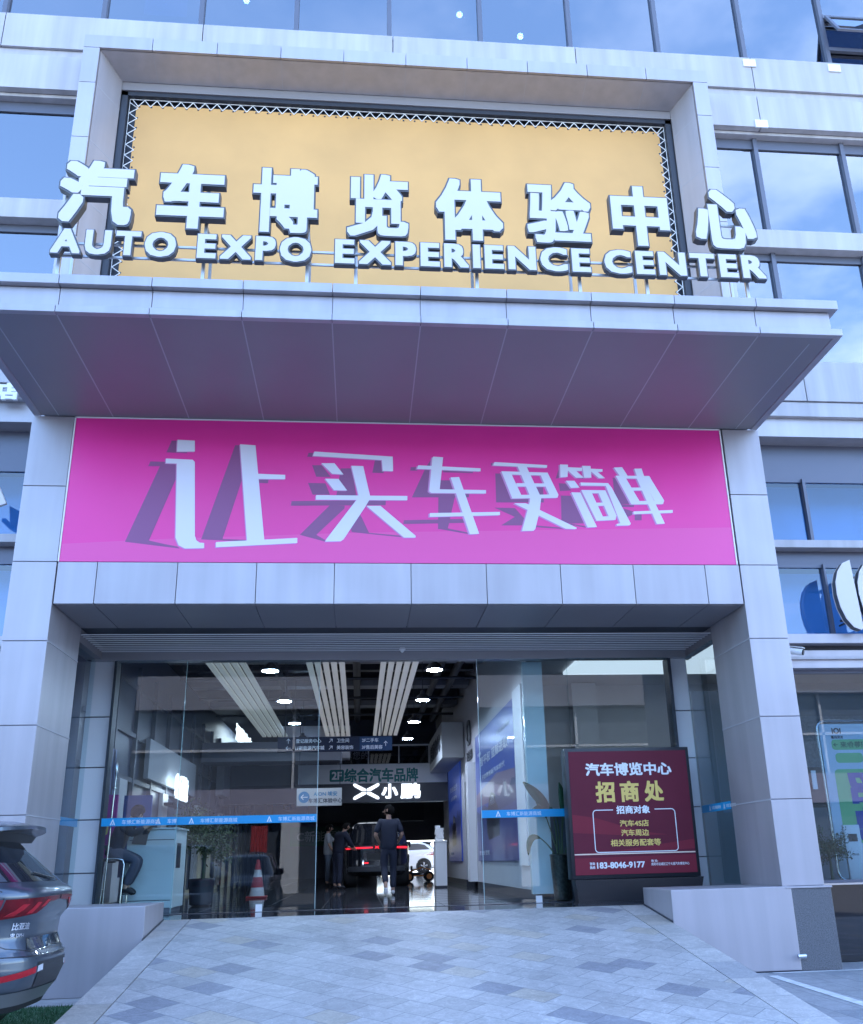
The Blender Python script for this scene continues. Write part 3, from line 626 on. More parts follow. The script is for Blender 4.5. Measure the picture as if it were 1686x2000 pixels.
STRIP = mat('blue safety film', (0.015, 0.30, 0.62), 0.4); FILM = mat('white film', (0.78, 0.8, 0.82), 0.5)
def logo_mark(mb, O, U, V, h):                    # the small peaked mark on the strip
    pol = [[(-.5, -.5), (-.28, -.5), (.1, .5), (-.06, .5)], [(.5, -.5), (.28, -.5), (-.1, .5), (.06, .5)], [(-.12, -.5), (0, -.12), (.12, -.5), (.05, -.5), (0, -.34), (-.05, -.5)]]
    vs, fs = poly_fill([[(x*h*0.95, y*h) for x, y in p] for p in pol]); flat_to_mesh(mb, vs, fs, O, U, V, .0008)
def pane(name, x0, x1, y, z0, z1, gm, marks=(), strip=True, edges=''):
    o = MB().box(x0, x1, y, y+.012, z0, z1).build(name, gm, B)
    if strip:
        st = MB().box(x0+.002, x1-.002, y-.003, y-.0012, 1.95, 2.062).build('safety_strip', STRIP, o)
        for mx, mk in marks:
            mb = MB(); logo_mark(mb, (mx, y-.0032, 2.004), EX, EZ, .078); mb.build('strip_logo', FILM, o); mb = MB()
            text('', mk, FILM, (mx+.13, y-.0032, 2.004), EX, EZ, h=.062, depth=.0008, align='L', mb=mb)
            mb.build('strip_lettering', FILM, o)
    e = MB()
    for c in edges:
        xa = x0-.006 if c == 'l' else x1; MB().box(xa, xa+.006, y-.004, y+.016, z0, z1).build('polished_edge', mat('polished glass edge', (0.55, 0.72, 0.72), 0.15), o)
    e.bm.free()
    return o
ZT = 4.37
pane('fixed_glass', -4.36, -3.30, 2.50, ZF, ZT, DOORGLASS, ((-4.20, '车博汇新能源商城'), (-3.56, '车博')))
sd = pane('sliding_door', -3.31, -1.29, 2.56, ZF+.015, ZT, DOORGLASS, ((-3.10, '车博汇新能源商城'), (-1.98, '车博汇新能源商城')), edges='lr')
sd2 = pane('sliding_door', 1.172, 2.62, 2.56, ZF+.015, ZT, DOORGLASS, ((1.42, '车博汇新能源商城'),), edges='l')
pane('fixed_glass', 2.60, 4.28, 2.50, ZF, ZT, DOORGLASS, ((2.75, '车博汇新能源商城'), (3.7, '车博汇新能源商城')))
for o_, x in ((sd, -2.08), (sd2, 1.98)): MB().box(x-.045, x+.045, 2.545, 2.585, ZF+.003, ZF+.10).build('floor_clamp', WHITE, o_)
for s in (-1, 1):                                 # side panes running forward to the column
    x = -4.70 if s < 0 else 4.60; o = MB().box(x-.006, x+.006, 1.36, 2.60, 0.955, 4.40).build('side_glass', DOORGLASS, B)
    MB().box(x-.0085, x-.0065, 1.37, 2.55, 1.95, 2.06).build('safety_strip', STRIP, o)
    for yy in (1.62, 2.2):
        mb = MB(); logo_mark(mb, (x-.0088, yy, 2.004), EY*(-1), EZ, .07); text('', '车博汇新能源商城', FILM, (x-.0088, yy-.08, 2.004), EY*(-1), EZ, fit=(.36, .05), depth=.0006, align='L', mb=mb); mb.build('strip_lettering', FILM, o)
st_ = MB(); st_.box(-4.4, 4.33, 2.47, 2.60, ZF-.02, ZF+.004); st_.build('threshold', DARK, B)

# ------------------------------------------------------------------ hall interior
FLOOR = mat('polished dark tile', (0.055, 0.058, 0.068), 0.06, var=0.2, vs=1.5, spec=0.7)
tag(MB().box(-11.5, 11.5, RY1+.002, 41.9, 0.3, ZF).build('hall_floor', FLOOR), 'dark polished tile floor inside the entrance hall', 'floor', kind='structure')
fj = MB()
for x in np.arange(-4.8, 2.1, 0.9): fj.box(x-.003, x+.003, 2.65, 40, ZF, ZF+.0012)
for y in np.arange(3.4, 40, 0.9): fj.box(-4.85, 2.1, y-.003, y+.003, ZF, ZF+.0013)
tag(fj.build('floor_joints', mat('grout', (0.02, 0.02, 0.025), 0.6)), 'thin joints between the polished hall floor tiles', 'floor', kind='structure')
tag(MB().box(-60, 60, 42, 120, -.3, ZF-.03).build('rear_yard', mat('yard concrete', (0.36, 0.36, 0.35), 0.85, var=0.15)), 'sunlit concrete yard beyond the rear gateway of the hall', 'yard', kind='structure')
LGREY = mat('hall wall paint', (0.52, 0.52, 0.55), 0.55, var=0.03); NAVY = mat('navy cladding', (0.055, 0.07, 0.11), 0.35); DGREY = mat('dark fascia', (0.07, 0.08, 0.105), 0.4)
CEIL = mat('black ceiling', (0.022, 0.025, 0.034), 0.9); DUCT = mat('dark duct', (0.05, 0.055, 0.07), 0.5, metal=0.5); TRIM = mat('white trim', (0.72, 0.73, 0.75), 0.5)
iw = MB(); iw.box(2.1, 2.28, 3.32, 11.0, ZF+.14, 6.19); iw.box(2.1, 2.28, 13.4, 20, ZF+.14, 6.19); iw.box(2.1, 2.28, 11.0, 13.4, 3.3, 6.19)
rw = iw.build('hall_wall', LGREY, B)
sk = MB(); sk.box(2.085, 2.3, 3.33, 11.0, ZF, ZF+.14); sk.box(2.085, 2.3, 13.4, 20, ZF, ZF+.14); sk.build('skirting', DARK, rw)
MB().box(2.0, 2.33, 3.17, 3.315, ZF+.10, 4.44).build('end_post', mat('pale glazed post', (0.62, 0.74, 0.78), 0.2), rw)
MB().box(1.92, 2.095, 11.0, 11.5, ZF+.14, 3.6).build('door_pillar', TRIM, rw)
MB().box(2.06, 2.098, 3.8, 4.7, 1.25, 4.2).build('wall_panel', TRIM, rw)
# left side: navy partitions, glazed shop fronts, sign bands
lw = MB(); lw.box(-5.1, -4.9, 2.8, 41, ZF, 5.6); lwo = lw.build('left_partition', NAVY, B)
pm = MB(); frn = MB()
for i, y in enumerate(np.arange(3.2, 33, 1.55)): frn.box(-4.9, -4.82, y-.05, y+.05, ZF, 5.0)
for z in (2.9, 3.7, 4.6): frn.box(-4.895, -4.835, 2.9, 33, z-.04, z+.04)
frn.build('glazing_bars', mat('partition frame', (0.09, 0.10, 0.13), 0.4), lwo)
sbn = MB(); sbn.box(-4.81, -4.72, 7.0, 12.4, 3.0, 3.75); sbn.box(-4.81, -4.6, 16.5, 24, 3.3, 4.3); sbn.box(-4.81, -4.6, 25, 33, 3.3, 4.6)
sbn.build('fascia_band', mat('grey fascia', (0.32, 0.34, 0.38), 0.5), lwo)
vp = MB()
for y in (5.2, 9.0, 13.4, 17.6, 22.3, 28.0): vp.box(-4.88, -4.80, y, y+.55, ZF+.1, 2.86)
vp.build('white_pilaster', LGREY, lwo)
MB().box(-4.86, -4.82, 3.4, 4.9, 1.2, 3.3).build('window_panel', mat('blue panel', (0.04, 0.10, 0.30), 0.3), lwo)
# ceiling, beams, ducts
cl = MB(); cl.box(-11.4, 2.1, 2.75, 41.5, 6.2, 6.3); cl.box(-4.9, 2.3, 2.75, 2.95, 4.45, 6.2); ceo = cl.build('hall_ceiling', CEIL, B)
du = MB(); rd = random.Random(5)
for y in np.arange(4.5, 17, 1.9): du.box(-4.8, 2.05, y, y+.28, 5.7, 6.15)
for x in (1.15, 1.55, -0.75, -2.55): du.tube([(x, 3, 5.55), (x, 17.5, 5.55)], .09, 10)
for y in (6.2, 9.4, 12.1, 15): du.tube([(-4.7, y, 5.35), (2.0, y, 5.35)], .035, 8)
for y in np.arange(4, 17, 1.5):
    for x in (1.05, 1.65): du.tube([(x, y, 5.5), (x, y, 6.2)], .012, 6)
du.build('ducts', DUCT, ceo)
gy = MB()
for y in (8.1, 11.3, 14.4): gy.box(-4.8, 2.05, y, y+.5, 5.52, 5.66)
gy.build('cable_tray', mat('grey tray', (0.16, 0.17, 0.2), 0.5), ceo)
# right-hand show room behind the right glass
rr = MB(); rr.box(2.28, 11.4, 7.0, 7.15, 2.2, 4.8); rro = rr.build('side_room_wall', LGREY, B)
MB().box(2.28, 11.4, 6.98, 7.15, ZF, 2.2).build('dark_dado', NAVY, rro)
MB().box(2.28, 11.4, 2.75, 7.2, 4.72, 4.85).build('side_room_ceiling', LGREY, rro)
MB().box(3.6, 4.1, 6.6, 6.98, ZF, 4.7).build('side_room_pier', LGREY, rro)
LUM = mat('luminous ceiling', (0.9, 0.9, 0.9), 0.5, emit=(0.86, 0.93, 1), es=0.14)
tag(MB().box(3.2, 7.8, 3.0, 5.5, 4.66, 4.715).build('luminous_ceiling', LUM), 'bright white luminous ceiling panel inside the right-hand showroom', 'ceiling light')
# gallery beam across the hall, with rail
gb_ = MB(); gb_.box(-4.9, 2.1, 17.9, 18.3, 3.10, 4.26); gbo = gb_.build('gallery_beam', DGREY, B)
gr_ = MB(); gr_.box(-2.3, 2.08, 18.0, 18.012, 4.26, 4.80); gro = gr_.build('gallery_glass', glass('gallery glass', (0.4, 0.45, 0.5), 1.5, 0.05), B)
gp = MB(); gp.box(-2.3, 2.08, 17.97, 18.03, 4.80, 4.85)
for x in (-2.3, -1.35, -.4, .55, 1.5): gp.tube([(x, 18, 4.25), (x, 18, 4.8)], .02, 8)
gp.build('rail', mat('gallery rail', (0.75, 0.76, 0.78), 0.4), gro)
text('lettering', '共享您的', mat('faint lettering', (0.2, 0.21, 0.25), 0.5), (-.9, 17.985, 4.52), EX, EZ, h=.24, parent=gro)
MB().box(-2.6, 2.05, 22, 22.1, 4.2, 6.2).build('gallery_back', NAVY, B)
bh = MB(); bh.box(-4.8, -1.15, 13.6, 14.6, 3.95, 4.45); bh.build('bulkhead', mat('bulkhead paint', (0.20, 0.21, 0.25), 0.5), B)
bh = MB(); bh.box(-2.9, -.95, 15.4, 16.2, 4.2, 5.1); bh.build('bulkhead', LGREY, B)
# far end: dark wall with the gateway
MB().box(-4.9, -.6, 33, 33.1, ZF, 3.2).build('rear_partition', NAVY, B); MB().box(-4.9, 2.1, 30, 30.1, 3.0, 6.2).build('rear_bulkhead', DGREY, B)

# ------------------------------------------------------------------ cars
def ip(t, z): return float(np.interp(z, t[0], t[1]))
SUV = dict(L=4.7, R=([.18,.24,.34,.42,.55,.66,.70,.80,.92,.99,1.03,1.13,1.17,1.21,1.27,1.60,1.67,1.72,1.74], [-.55,-.17,-.12,-.05,0,-.005,-.04,-.085,-.075,-.03,-.02,0,-.02,-.10,-.17,-.55,-.72,-1.15,-1.6]),
    Fr=([.18,.3,.6,.85,.95,1.02,1.10,1.6,1.68,1.74], [.4,.06,0,.1,.3,.95,1.35,2.15,2.5,2.9]),
    Wd=([.18,.24,.34,.5,.7,.9,1.03,1.13,1.2,1.27,1.60,1.68,1.72,1.74], [.80,.88,.92,.945,.94,.935,.945,.93,.90,.86,.68,.61,.50,.30]), n=3.5, z0=.18, z1=1.74,
    wx=(-.93, -3.70), wr=.355)
BOXY = dict(L=4.9, R=([.30,.40,.55,.75,1.0,1.12,1.2,1.6,1.72,1.79,1.82], [-.25,-.08,0,-.03,-.02,0,-.05,-.20,-.30,-.6,-1.2]),
    Fr=([.3,.6,.9,1.05,1.15,1.6,1.75,1.82], [.2,0,.1,.5,1.4,2.0,2.3,2.8]),
    Wd=([.30,.40,.6,.9,1.1,1.2,1.6,1.72,1.79,1.82], [.86,.92,.955,.96,.95,.92,.80,.74,.62,.40]), n=5.0, z0=.30, z1=1.82, wx=(-.90, -3.85), wr=.39)
def car_surf(P, z):
    xr, xf, w = ip(P['R'], z), -(P['L']-ip(P['Fr'], z)), ip(P['Wd'], z)
    return (xr+xf)/2, (xr-xf)/2, w, P['n']
def rear_x(P, y, z):
    xc, a, w, n = car_surf(P, z); t = min(abs(y)/w, .9995); return xc+a*(1-t**n)**(1/n)
def front_x(P, y, z):
    xc, a, w, n = car_surf(P, z); t = min(abs(y)/w, .9995); return xc-a*(1-t**n)**(1/n)
def side_y(P, x, z):
    xc, a, w, n = car_surf(P, z); t = min(abs(x-xc)/a, .9995); return w*(1-t**n)**(1/n)
def dense(poly, step=.045):                       # polygon filled with small triangles that can follow a curved skin
    pts = []
    for a, b in zip(poly, poly[1:]+poly[:1]):
        k = max(1, int(math.dist(a, b)/step))
        for i in range(k): pts.append((a[0]+(b[0]-a[0])*i/k, a[1]+(b[1]-a[1])*i/k))
    n = len(pts); ar = sum(pts[i][0]*pts[(i+1)%n][1]-pts[(i+1)%n][0]*pts[i][1] for i in range(n))
    if ar < 0: pts = pts[::-1]
    xs = [p[0] for p in pts]; ys = [p[1] for p in pts]; inner = []
    gx = np.arange(min(xs)+step/2, max(xs), step); gy = np.arange(min(ys)+step/2, max(ys), step)
    inner = [(x, y) for x in gx for y in gy]
    v2, e2, f2, ov, oe, of = delaunay_2d_cdt([Vector(p) for p in pts+inner], [], [tuple(range(n))], 0, 1e-5)
    return [(v.x, v.y) for v in v2], [tuple(f) for f, o in zip(f2, of) if o]
def skin_patch(mb, P, where, poly, off=.004, vsfs=None):
    vs, fs = vsfs if vsfs else dense(poly)
    b = mb.bm; out = []
    for p, q in vs:
        if where == 'rear': c = (rear_x(P, p, q)+off, p, q)
        elif where == 'front': c = (front_x(P, p, q)-off, p, q)
        else: s = 1 if where == 'left' else -1; c = (p, s*(side_y(P, p, q)+off), q)
        out.append(b.verts.new(c))
    for f in fs:
        try: b.faces.new([out[i] for i in f])
        except ValueError: pass
CARGLASS = mat('car glass', (0.012, 0.014, 0.02), 0.04, coat=1.0); LAMP = mat('red lamp lens', (0.13, 0.003, 0.008), 0.2, var=0.5, vs=9, spec=0.3)
LAMP2 = mat('pale red lens', (0.30, 0.03, 0.05), 0.2, var=0.35, vs=12, spec=0.4); TYRE = mat('tyre rubber', (0.015, 0.015, 0.017), 0.8)
PLASTIC = mat('black car plastic', (0.02, 0.021, 0.024), 0.5); RIM = mat('wheel rim', (0.5, 0.51, 0.53), 0.25, metal=0.9); DARKRIM = mat('dark wheel rim', (0.03, 0.03, 0.035), 0.3, metal=0.6)
HEADL = mat('headlamp lens', (0.5, 0.52, 0.55), 0.1, coat=1.0)
def mirror2(p): return [(-x, y) for x, y in p]
def wheel(car_, x, y, r, m_rim):
    s = 1 if y > 0 else -1
    w = MB(); w.lathe([(r*.66, -.10), (r*.9, -.115), (r, -.08), (r, .08), (r*.9, .115), (r*.66, .10)], (x, y-s*.0, r), 40, 'Y'); o = w.build('wheel', TYRE, car_, smooth=True)
    q = MB(); yf = y+s*.085
    q.lathe([(r*.67, -.06), (r*.69, .06), (r*.63, .06), (r*.61, -.06)], (x, y, r), 40, 'Y')
    for k in range(5):
        for da in (-.17, .17):
            a = 2*math.pi*k/5+.3; c1 = Vector((x+math.cos(a)*r*.12, yf, r+math.sin(a)*r*.12)); c2 = Vector((x+math.cos(a+da)*r*.64, yf+s*.012, r+math.sin(a+da)*r*.64))
            q.tube([c1, c2], [.020, .013], 6)
        a2 = 2*math.pi*(k+.5)/5+.3
        q.tube([(x+math.cos(a2-.3)*r*.6, yf, r+math.sin(a2-.3)*r*.6), (x+math.cos(a2)*r*.38, yf, r+math.sin(a2)*r*.38), (x+math.cos(a2+.3)*r*.6, yf, r+math.sin(a2+.3)*r*.6)], .009, 6)
    q.lathe([(.05, -.02), (.055, .015), (.02, .02)], (x, yf, r), 16, 'Y'); q.build('rim', m_rim, o, smooth=True)
    MB().lathe([(r*.6, -.03), (r*.6, .03)], (x, y+s*.03, r), 24, 'Y').build('brake_disc', DARKRIM, o)
def car(P, paint, label, cat, loc, rz, kind='suv', rim=RIM, badge=None):
    T = thing('parked_car', label, cat, loc, rz, None); mb = MB(); b = mb.bm
    NZ, NT = 64, 132; zs = np.linspace(P['z0'], P['z1'], NZ); rings = []
    for z in zs:
        xc, a, w, n = car_surf(P, z); rg = []
        for k in range(NT):
            t = 2*math.pi*(k+.5)/NT; c, s_ = math.cos(t), math.sin(t)
            rg.append(b.verts.new((xc+a*math.copysign(abs(c)**(2/n), c), w*math.copysign(abs(s_)**(2/n), s_), z)))
        rings.append(rg)
    for i in range(NZ-1):
        for k in range(NT):
            q = (rings[i][k], rings[i][(k+1)%NT], rings[i+1][(k+1)%NT], rings[i+1][k])
            c = sum((v.co for v in q), Vector())/4
            if any(math.hypot(c.x-wx, c.z-P['wr']) < P['wr']+.05 and abs(c.y) > .5 for wx in P['wx']): continue
            b.faces.new(q)
    b.faces.new(rings[-1]); b.faces.new(rings[0][::-1])
    body = mb.build('body', paint, T, smooth=True)
    for wx in P['wx']:
        for s in (-1, 1):
            ar = MB(); pts = []
            for k in range(19):
                t = math.pi*(-.05+1.1*k/18); x, z = wx+math.cos(t)*(P['wr']+.055), P['wr']+math.sin(t)*(P['wr']+.055)
                z = max(z, P['z0']+.02); pts.append((x, s*(side_y(P, x, z)-.005), z))
            ar.tube(pts, .04, 8)
            ar.lathe([(P['wr']+.05, -.3), (P['wr']+.05, .0)], (wx, s*.72+.15, P['wr']), 28, 'Y'); ar.build('wheel_arch', PLASTIC, T, smooth=True)
    for wx in P['wx']:
        for s in (-1, 1): wheel(T, wx, s*.83, P['wr'], rim)
    zb, zt = (1.23, 1.57) if kind == 'suv' else (1.22, 1.66)
    g = MB(); 
    if kind == 'suv': skin_patch(g, P, 'rear', [(-.66, zb), (.66, zb), (.54, zt), (-.54, zt)])
    else: skin_patch(g, P, 'rear', [(-.78, zb), (.78, zb), (.70, zt), (-.70, zt)])
    g.build('rear_window', CARGLASS, T, smooth=True)
    for s in ('left', 'right'):
        g = MB()
        if kind == 'suv': skin_patch(g, P, s, [(-.55, 1.27), (-3.15, 1.20), (-2.62, 1.57), (-1.25, 1.60), (-.85, 1.52)])
        else: skin_patch(g, P, s, [(-.35, 1.24), (-3.2, 1.22), (-2.7, 1.66), (-.5, 1.68)])
        g.build('side_window', CARGLASS, T, smooth=True)
    g = MB(); zf0, zf1 = (1.14, 1.56) if kind == 'suv' else (1.2, 1.58)
    skin_patch(g, P, 'front', [(-.70, zf0), (.70, zf0), (.56, zf1), (-.56, zf1)]); g.build('windscreen', CARGLASS, T, smooth=True)
    for s in (-1, 1):
        g = MB(); skin_patch(g, P, 'front', [(s*.86, .74), (s*.45, .72), (s*.45, .80), (s*.86, .86)]); g.build('headlight', HEADL, T, smooth=True)
        mr = MB(); xm = -3.05 if kind == 'suv' else -3.2; mr.box(xm-.06, xm+.09, s*.93-.02, s*.93+.2*s if s > 0 else s*.93+.02, 1.10, 1.27, .03) if s > 0 else mr.box(xm-.06, xm+.09, -1.13, -.95, 1.10, 1.27, .03)
        mr.tube([(xm, s*.85, 1.12), (xm, s*.98, 1.15)], .025, 8); mr.build('door_mirror', paint, T, smooth=True)
    g = MB(); skin_patch(g, P, 'front', [(-.6, .38), (.6, .38), (.55, .62), (-.55, .62)]); g.build('grille', PLASTIC, T)
    if kind == 'suv':
        for s in (-1, 1):
            g = MB(); f_ = (lambda p: p) if s < 0 else mirror2
            skin_patch(g, P, 'rear', f_([(-.700, .945), (-.40, .985), (-.24, 1.065), (-.02, 1.08), (-.02, 1.115), (-.70, 1.10)]), .006)
            tl = g.build('tail_light', LAMP, T, smooth=True)
            g = MB(); skin_patch(g, P, 'rear', f_([(-.937, .96), (-.90, .95), (-.71, .943), (-.71, 1.10), (-.90, 1.085), (-.937, 1.07)]), .006); g.build('corner_lens', LAMP2, tl, smooth=True)
            g = MB()
            for a_, b_ in (((-.66, .97), (-.58, 1.06)), ((-.52, .985), (-.44, 1.07)), ((-.38, 1.03), (-.30, 1.085))):
                skin_patch(g, P, 'rear', f_([(a_[0], a_[1]), (a_[0]+.06, a_[1]+.004), (b_[0]+.06, b_[1]), (b_[0], b_[1])]), .009)
            g.build('lamp_element', mat('lamp element', (0.36, 0.012, 0.022), 0.25, spec=0.3), tl)
            g = MB(); skin_patch(g, P, 'rear', f_([(-.74, .475), (-.36, .535), (-.36, .585), (-.70, .53)]), .006); g.build('reflector', mat('reflector', (0.36, 0.01, 0.02), 0.3, spec=0.3), T)
            g = MB(); skin_patch(g, P, 'rear', f_([(-.34, .54), (-.26, .55), (-.26, .595), (-.34, .585)]), .006); g.build('reverse_lamp', HEADL, T)
            g = MB(); skin_patch(g, P, 'rear', f_([(-.665, 1.235), (-.60, 1.235), (-.50, 1.565), (-.545, 1.565)]), .007); g.build('window_trim', mat('trim strip', (0.10, 0.11, 0.13), 0.3, metal=0.5), T)
        g = MB()
        for q in (stroke([(-.715, 1.215), (-.705, .95), (-.70, .80), (-.60, .735), (-.40, .70), (.40, .70), (.60, .735), (.70, .80), (.705, .95), (.715, 1.215)], .007)): skin_patch(g, P, 'rear', q, .003)
        for q in stroke([(-.90, .685), (-.45, .665), (.45, .665), (.90, .685)], .007): skin_patch(g, P, 'rear', q, .003)
        g.build('panel_gap', BLACK, T)
        g = MB(); skin_patch(g, P, 'rear', [(-.30, .42), (.30, .42), (.34, .615), (-.34, .615)], .005); rc = g.build('plate_recess', PLASTIC, T)
        g = MB(); skin_patch(g, P, 'rear', [(-.44, .715), (.44, .715), (.40, .80), (-.40, .80)], .005); g.build('tailgate_garnish', mat('gloss garnish', (0.03, 0.035, 0.045), 0.12, coat=1), T)
        g = MB(); skin_patch(g, P, 'rear', [(-.86, .30), (.86, .30), (.80, .395), (.4, .41), (-.4, .41), (-.80, .395)], .008); g.build('skid_plate', mat('satin silver', (0.36, 0.38, 0.41), 0.3, metal=0.7), T, smooth=True)
        g = MB(); skin_patch(g, P, 'rear', [(-.84, .19), (.84, .19), (.84, .295), (-.84, .295)], .004); g.build('underbody', PLASTIC, T)
        # roof spoiler: a winged blade over the rear window
        sp = MB(); vb = sp.bm; rows = []
        for y in np.linspace(-.60, .60, 17):
            e = abs(y)/.60; x1 = -.26-.16*e**2.5; zt_ = 1.735-.045*e**2; zr = 1.685-.03*e**2
            rows.append([vb.verts.new((x, y, z)) for x, z in ((-1.15, 1.73-.04*e**2), (-.75, 1.745-.05*e**2), (-.45, zt_-.012), (x1, zr), (x1+.004, zr-.03), (-.50, 1.63-.03*e**2), (-.60, 1.60-.02*e))])
        for r0, r1 in zip(rows, rows[1:]):
            for i in range(6): vb.faces.new((r0[i], r0[i+1], r1[i+1], r1[i]))
        vb.faces.new(rows[0]); vb.faces.new(rows[-1][::-1]); spo = sp.build('spoiler', paint, T, smooth=True)
        bl = MB()
        bl.prism([(-.95, -.60, 1.71), (-.44, -.60, 1.668), (-.455, -.60, 1.625), (-.50, -.60, 1.555), (-.95, -.60, 1.555)], (0, 1.20, 0)); bl.build('spoiler_underside', PLASTIC, spo)
        wp_ = MB(); wp_.tube([(rear_x(P, .12, 1.25)+.02, .12, 1.25), (rear_x(P, -.2, 1.30)+.02, -.2, 1.30)], .008, 6); wp_.build('wiper', BLACK, T)
        if badge:
            for s, h, z in badge:
                vs, fs = bold_glyphs(s, .03, .03); a = np.array(vs); lo, hi = a.min(0), a.max(0); k = h/(hi[1]-lo[1])
                g = MB(); skin_patch(g, P, 'rear', None, .007, ([((x-lo[0])*k-.56, (y-lo[1])*k+z) for x, y in vs], fs)); g.build('badge', CHROME, T)
    else:
        BAR = mat('lit red bar', (0.3, 0.01, 0.02), 0.3, emit=(1, 0.015, 0.03), es=0.35)
        for s in (-1, 1):
            g = MB(); skin_patch(g, P, 'rear', [(s*.93, 1.03), (s*.12, 1.055), (s*.12, 1.085), (s*.90, 1.09)], .006); g.build('tail_light', BAR, T)
        g = MB(); skin_patch(g, P, 'rear', [(-.07, 1.03), (.0, 1.06), (.07, 1.03), (.03, 1.08), (.06, 1.12), (0, 1.09), (-.06, 1.12), (-.03, 1.08)], .006); g.build('lit_emblem', BAR, T)
        g = MB(); skin_patch(g, P, 'rear', [(-.92, .42), (.92, .42), (.80, .56), (-.80, .56)], .006); g.build('bumper_skirt', mat('grey skirt', (0.17, 0.18, 0.20), 0.35, metal=0.4), T, smooth=True)
        g = MB(); skin_patch(g, P, 'rear', [(-.36, .64), (-.24, .64), (-.24, .67), (-.36, .67)], .006); g.build('reflector', BAR, T)
        g = MB(); skin_patch(g, P, 'rear', [(-.28, .72), (.28, .72), (.30, .92), (-.30, .92)], .005); g.build('plate_recess', PLASTIC, T)
    return T
PGREY = mat('blue-grey car paint', (0.075, 0.095, 0.125), 0.34, metal=0.7, coat=0.7); PBLK = mat('black car paint', (0.010, 0.011, 0.016), 0.15, coat=1.0)
PWHT = mat('white car paint', (0.72, 0.73, 0.74), 0.2, coat=1.0); PDK = mat('dark blue car paint', (0.05, 0.06, 0.09), 0.2, metal=0.5, coat=1.0)
PSIL = mat('pale silver car paint', (0.45, 0.5, 0.55), 0.25, metal=0.5, coat=1.0)
c1 = car(SUV, PGREY, 'blue-grey SUV with a roof spoiler and red tail light, parked left of the ramp', 'car', (-3.22, -3.05, 0.06), R(-1), badge=[('比亚迪', .055, .865), ('宋 DM-i', .035, .81)])
c2 = car(BOXY, PBLK, 'black SUV seen from behind with a lit red light bar, inside the hall', 'car', (-.19, 14.4, ZF), R(-90), 'boxy')
c2.scale = (.93, .93, .93)
c3 = car(SUV, PWHT, 'white SUV standing in daylight beyond the rear gateway, right of the black car', 'car', (3.95, 45.5, ZF-.03), R(0))
c4 = car(SUV, PSIL, 'pale silver car partly hidden behind the right column, only wheel and wing showing', 'car', (9.55, 4.75, ZF), R(2), rim=mat('two tone rim', (0.6, 0.62, 0.64), 0.2, metal=0.9))
c5 = car(SUV, PDK, 'dark parked car facing the entrance, mirrored in the left glass door', 'car', (-3.9, -14.2, 0), R(-90))

# ------------------------------------------------------------------ red light box
LB = thing('light_box_sign', 'dark red standing light box with white and yellow lettering right of the entrance', 'sign', (3.285, 2.0, ZF))
RED = mat('dark red print', (0.125, 0.014, 0.032), 0.55, var=0.12, vs=1.6, spec=0.25); REDB = mat('brighter red print', (0.19, 0.018, 0.036), 0.5, spec=0.25); GOLD = mat('yellow print', (0.74, 0.55, 0.14), 0.4)
bx = MB(); bx.box(-.94, .94, -.14, .14, .32, 2.14, .012); bx.build('case', BLACK, LB, smooth=True)
bs = MB(); bs.prism([(-.90, -.13, .315), (.98, -.13, .315), (.90, -.13, .02), (-.86, -.13, .02)], (0, .26, 0)); bs.box(-.88, .92, -.15, .15, 0, .02); bs.build('base', BLACK, LB)
MB().box(-.89, .89, -.148, -.139, .375, 2.09).build('poster', RED, LB)
yp = -.1485
rb = MB(); rb.prism([(-.888, yp, .378), (.888, yp, .378), (.888, yp, .62), (-.888, yp, .60)], (0, -.0006, 0)); rb.prism([(-.888, yp, .66), (-.2, yp, .70), (.888, yp, .83), (.888, yp, .70), (-.888, yp, .635)], (0, -.0006, 0))
rb.prism([(-.888, yp, 1.20), (-.55, yp, 1.15), (.1, yp, .95), (.5, yp, .90), (-.1, yp, .90), (-.888, yp, .95)], (0, -.0004, 0)); rb.build('printed_swoosh', REDB, LB)
MB().box(-.888, .888, -.1505, -.149, .645, .662).build('printed_line', mat('pale gold line', (0.78, 0.62, 0.5), 0.4), LB)
def lbt(s, m, x, z, h=None, bold=.022, **k): text('lettering', s, m, (x, -.1492, z), EX, EZ, h=h, bold=bold, depth=.001, parent=LB, **k)
lbt('汽车博览中心', FILM, .0, 1.83, fit=(1.30, .185), bold=.030)
for c_, x_ in (('招', -.375), ('商', -.01), ('处', .355)): lbt(c_, GOLD, x_, 1.51, fit=(.285, .295), bold=.034)
lbt('招商对象', FILM, .02, 1.255, fit=(.50, .115), bold=.03); lbt('汽车4S店', GOLD, .02, 1.065, fit=(.43, .092)); lbt('汽车周边', GOLD, .02, .935, fit=(.41, .092)); lbt('相关服务配套等', GOLD, .02, .80, fit=(.74, .095))
lbt('183-8046-9177', FILM, -.225, .50, fit=(.70, .085), bold=.03); lbt('咨询', FILM, -.64, .525, fit=(.075, .04)); lbt('热线', FILM, -.64, .475, fit=(.075, .04))
lbt('地 址:', FILM, .27, .545, fit=(.10, .034)); lbt('南阳市运城区辽宁大道汽车博览中心', FILM, .50, .50, fit=(.56, .04), bold=.012)
rr_ = MB(); pr = rrect(1.22, .58, .05, 5, .03, .965); pr = pr+[pr[0]]
for a, b in zip(pr, pr[1:]):
    if a[1] > 1.24 and b[1] > 1.24 and abs(a[0]-b[0]) > .5: continue
    n_ = Vector((-(b[1]-a[1]), b[0]-a[0])).normalized()*.006
    rr_.prism([(a[0]-n_.x, -.1495, a[1]-n_.y), (b[0]-n_.x, -.1495, b[1]-n_.y), (b[0]+n_.x, -.1495, b[1]+n_.y), (a[0]+n_.x, -.1495, a[1]+n_.y)], (0, -.0008, 0))
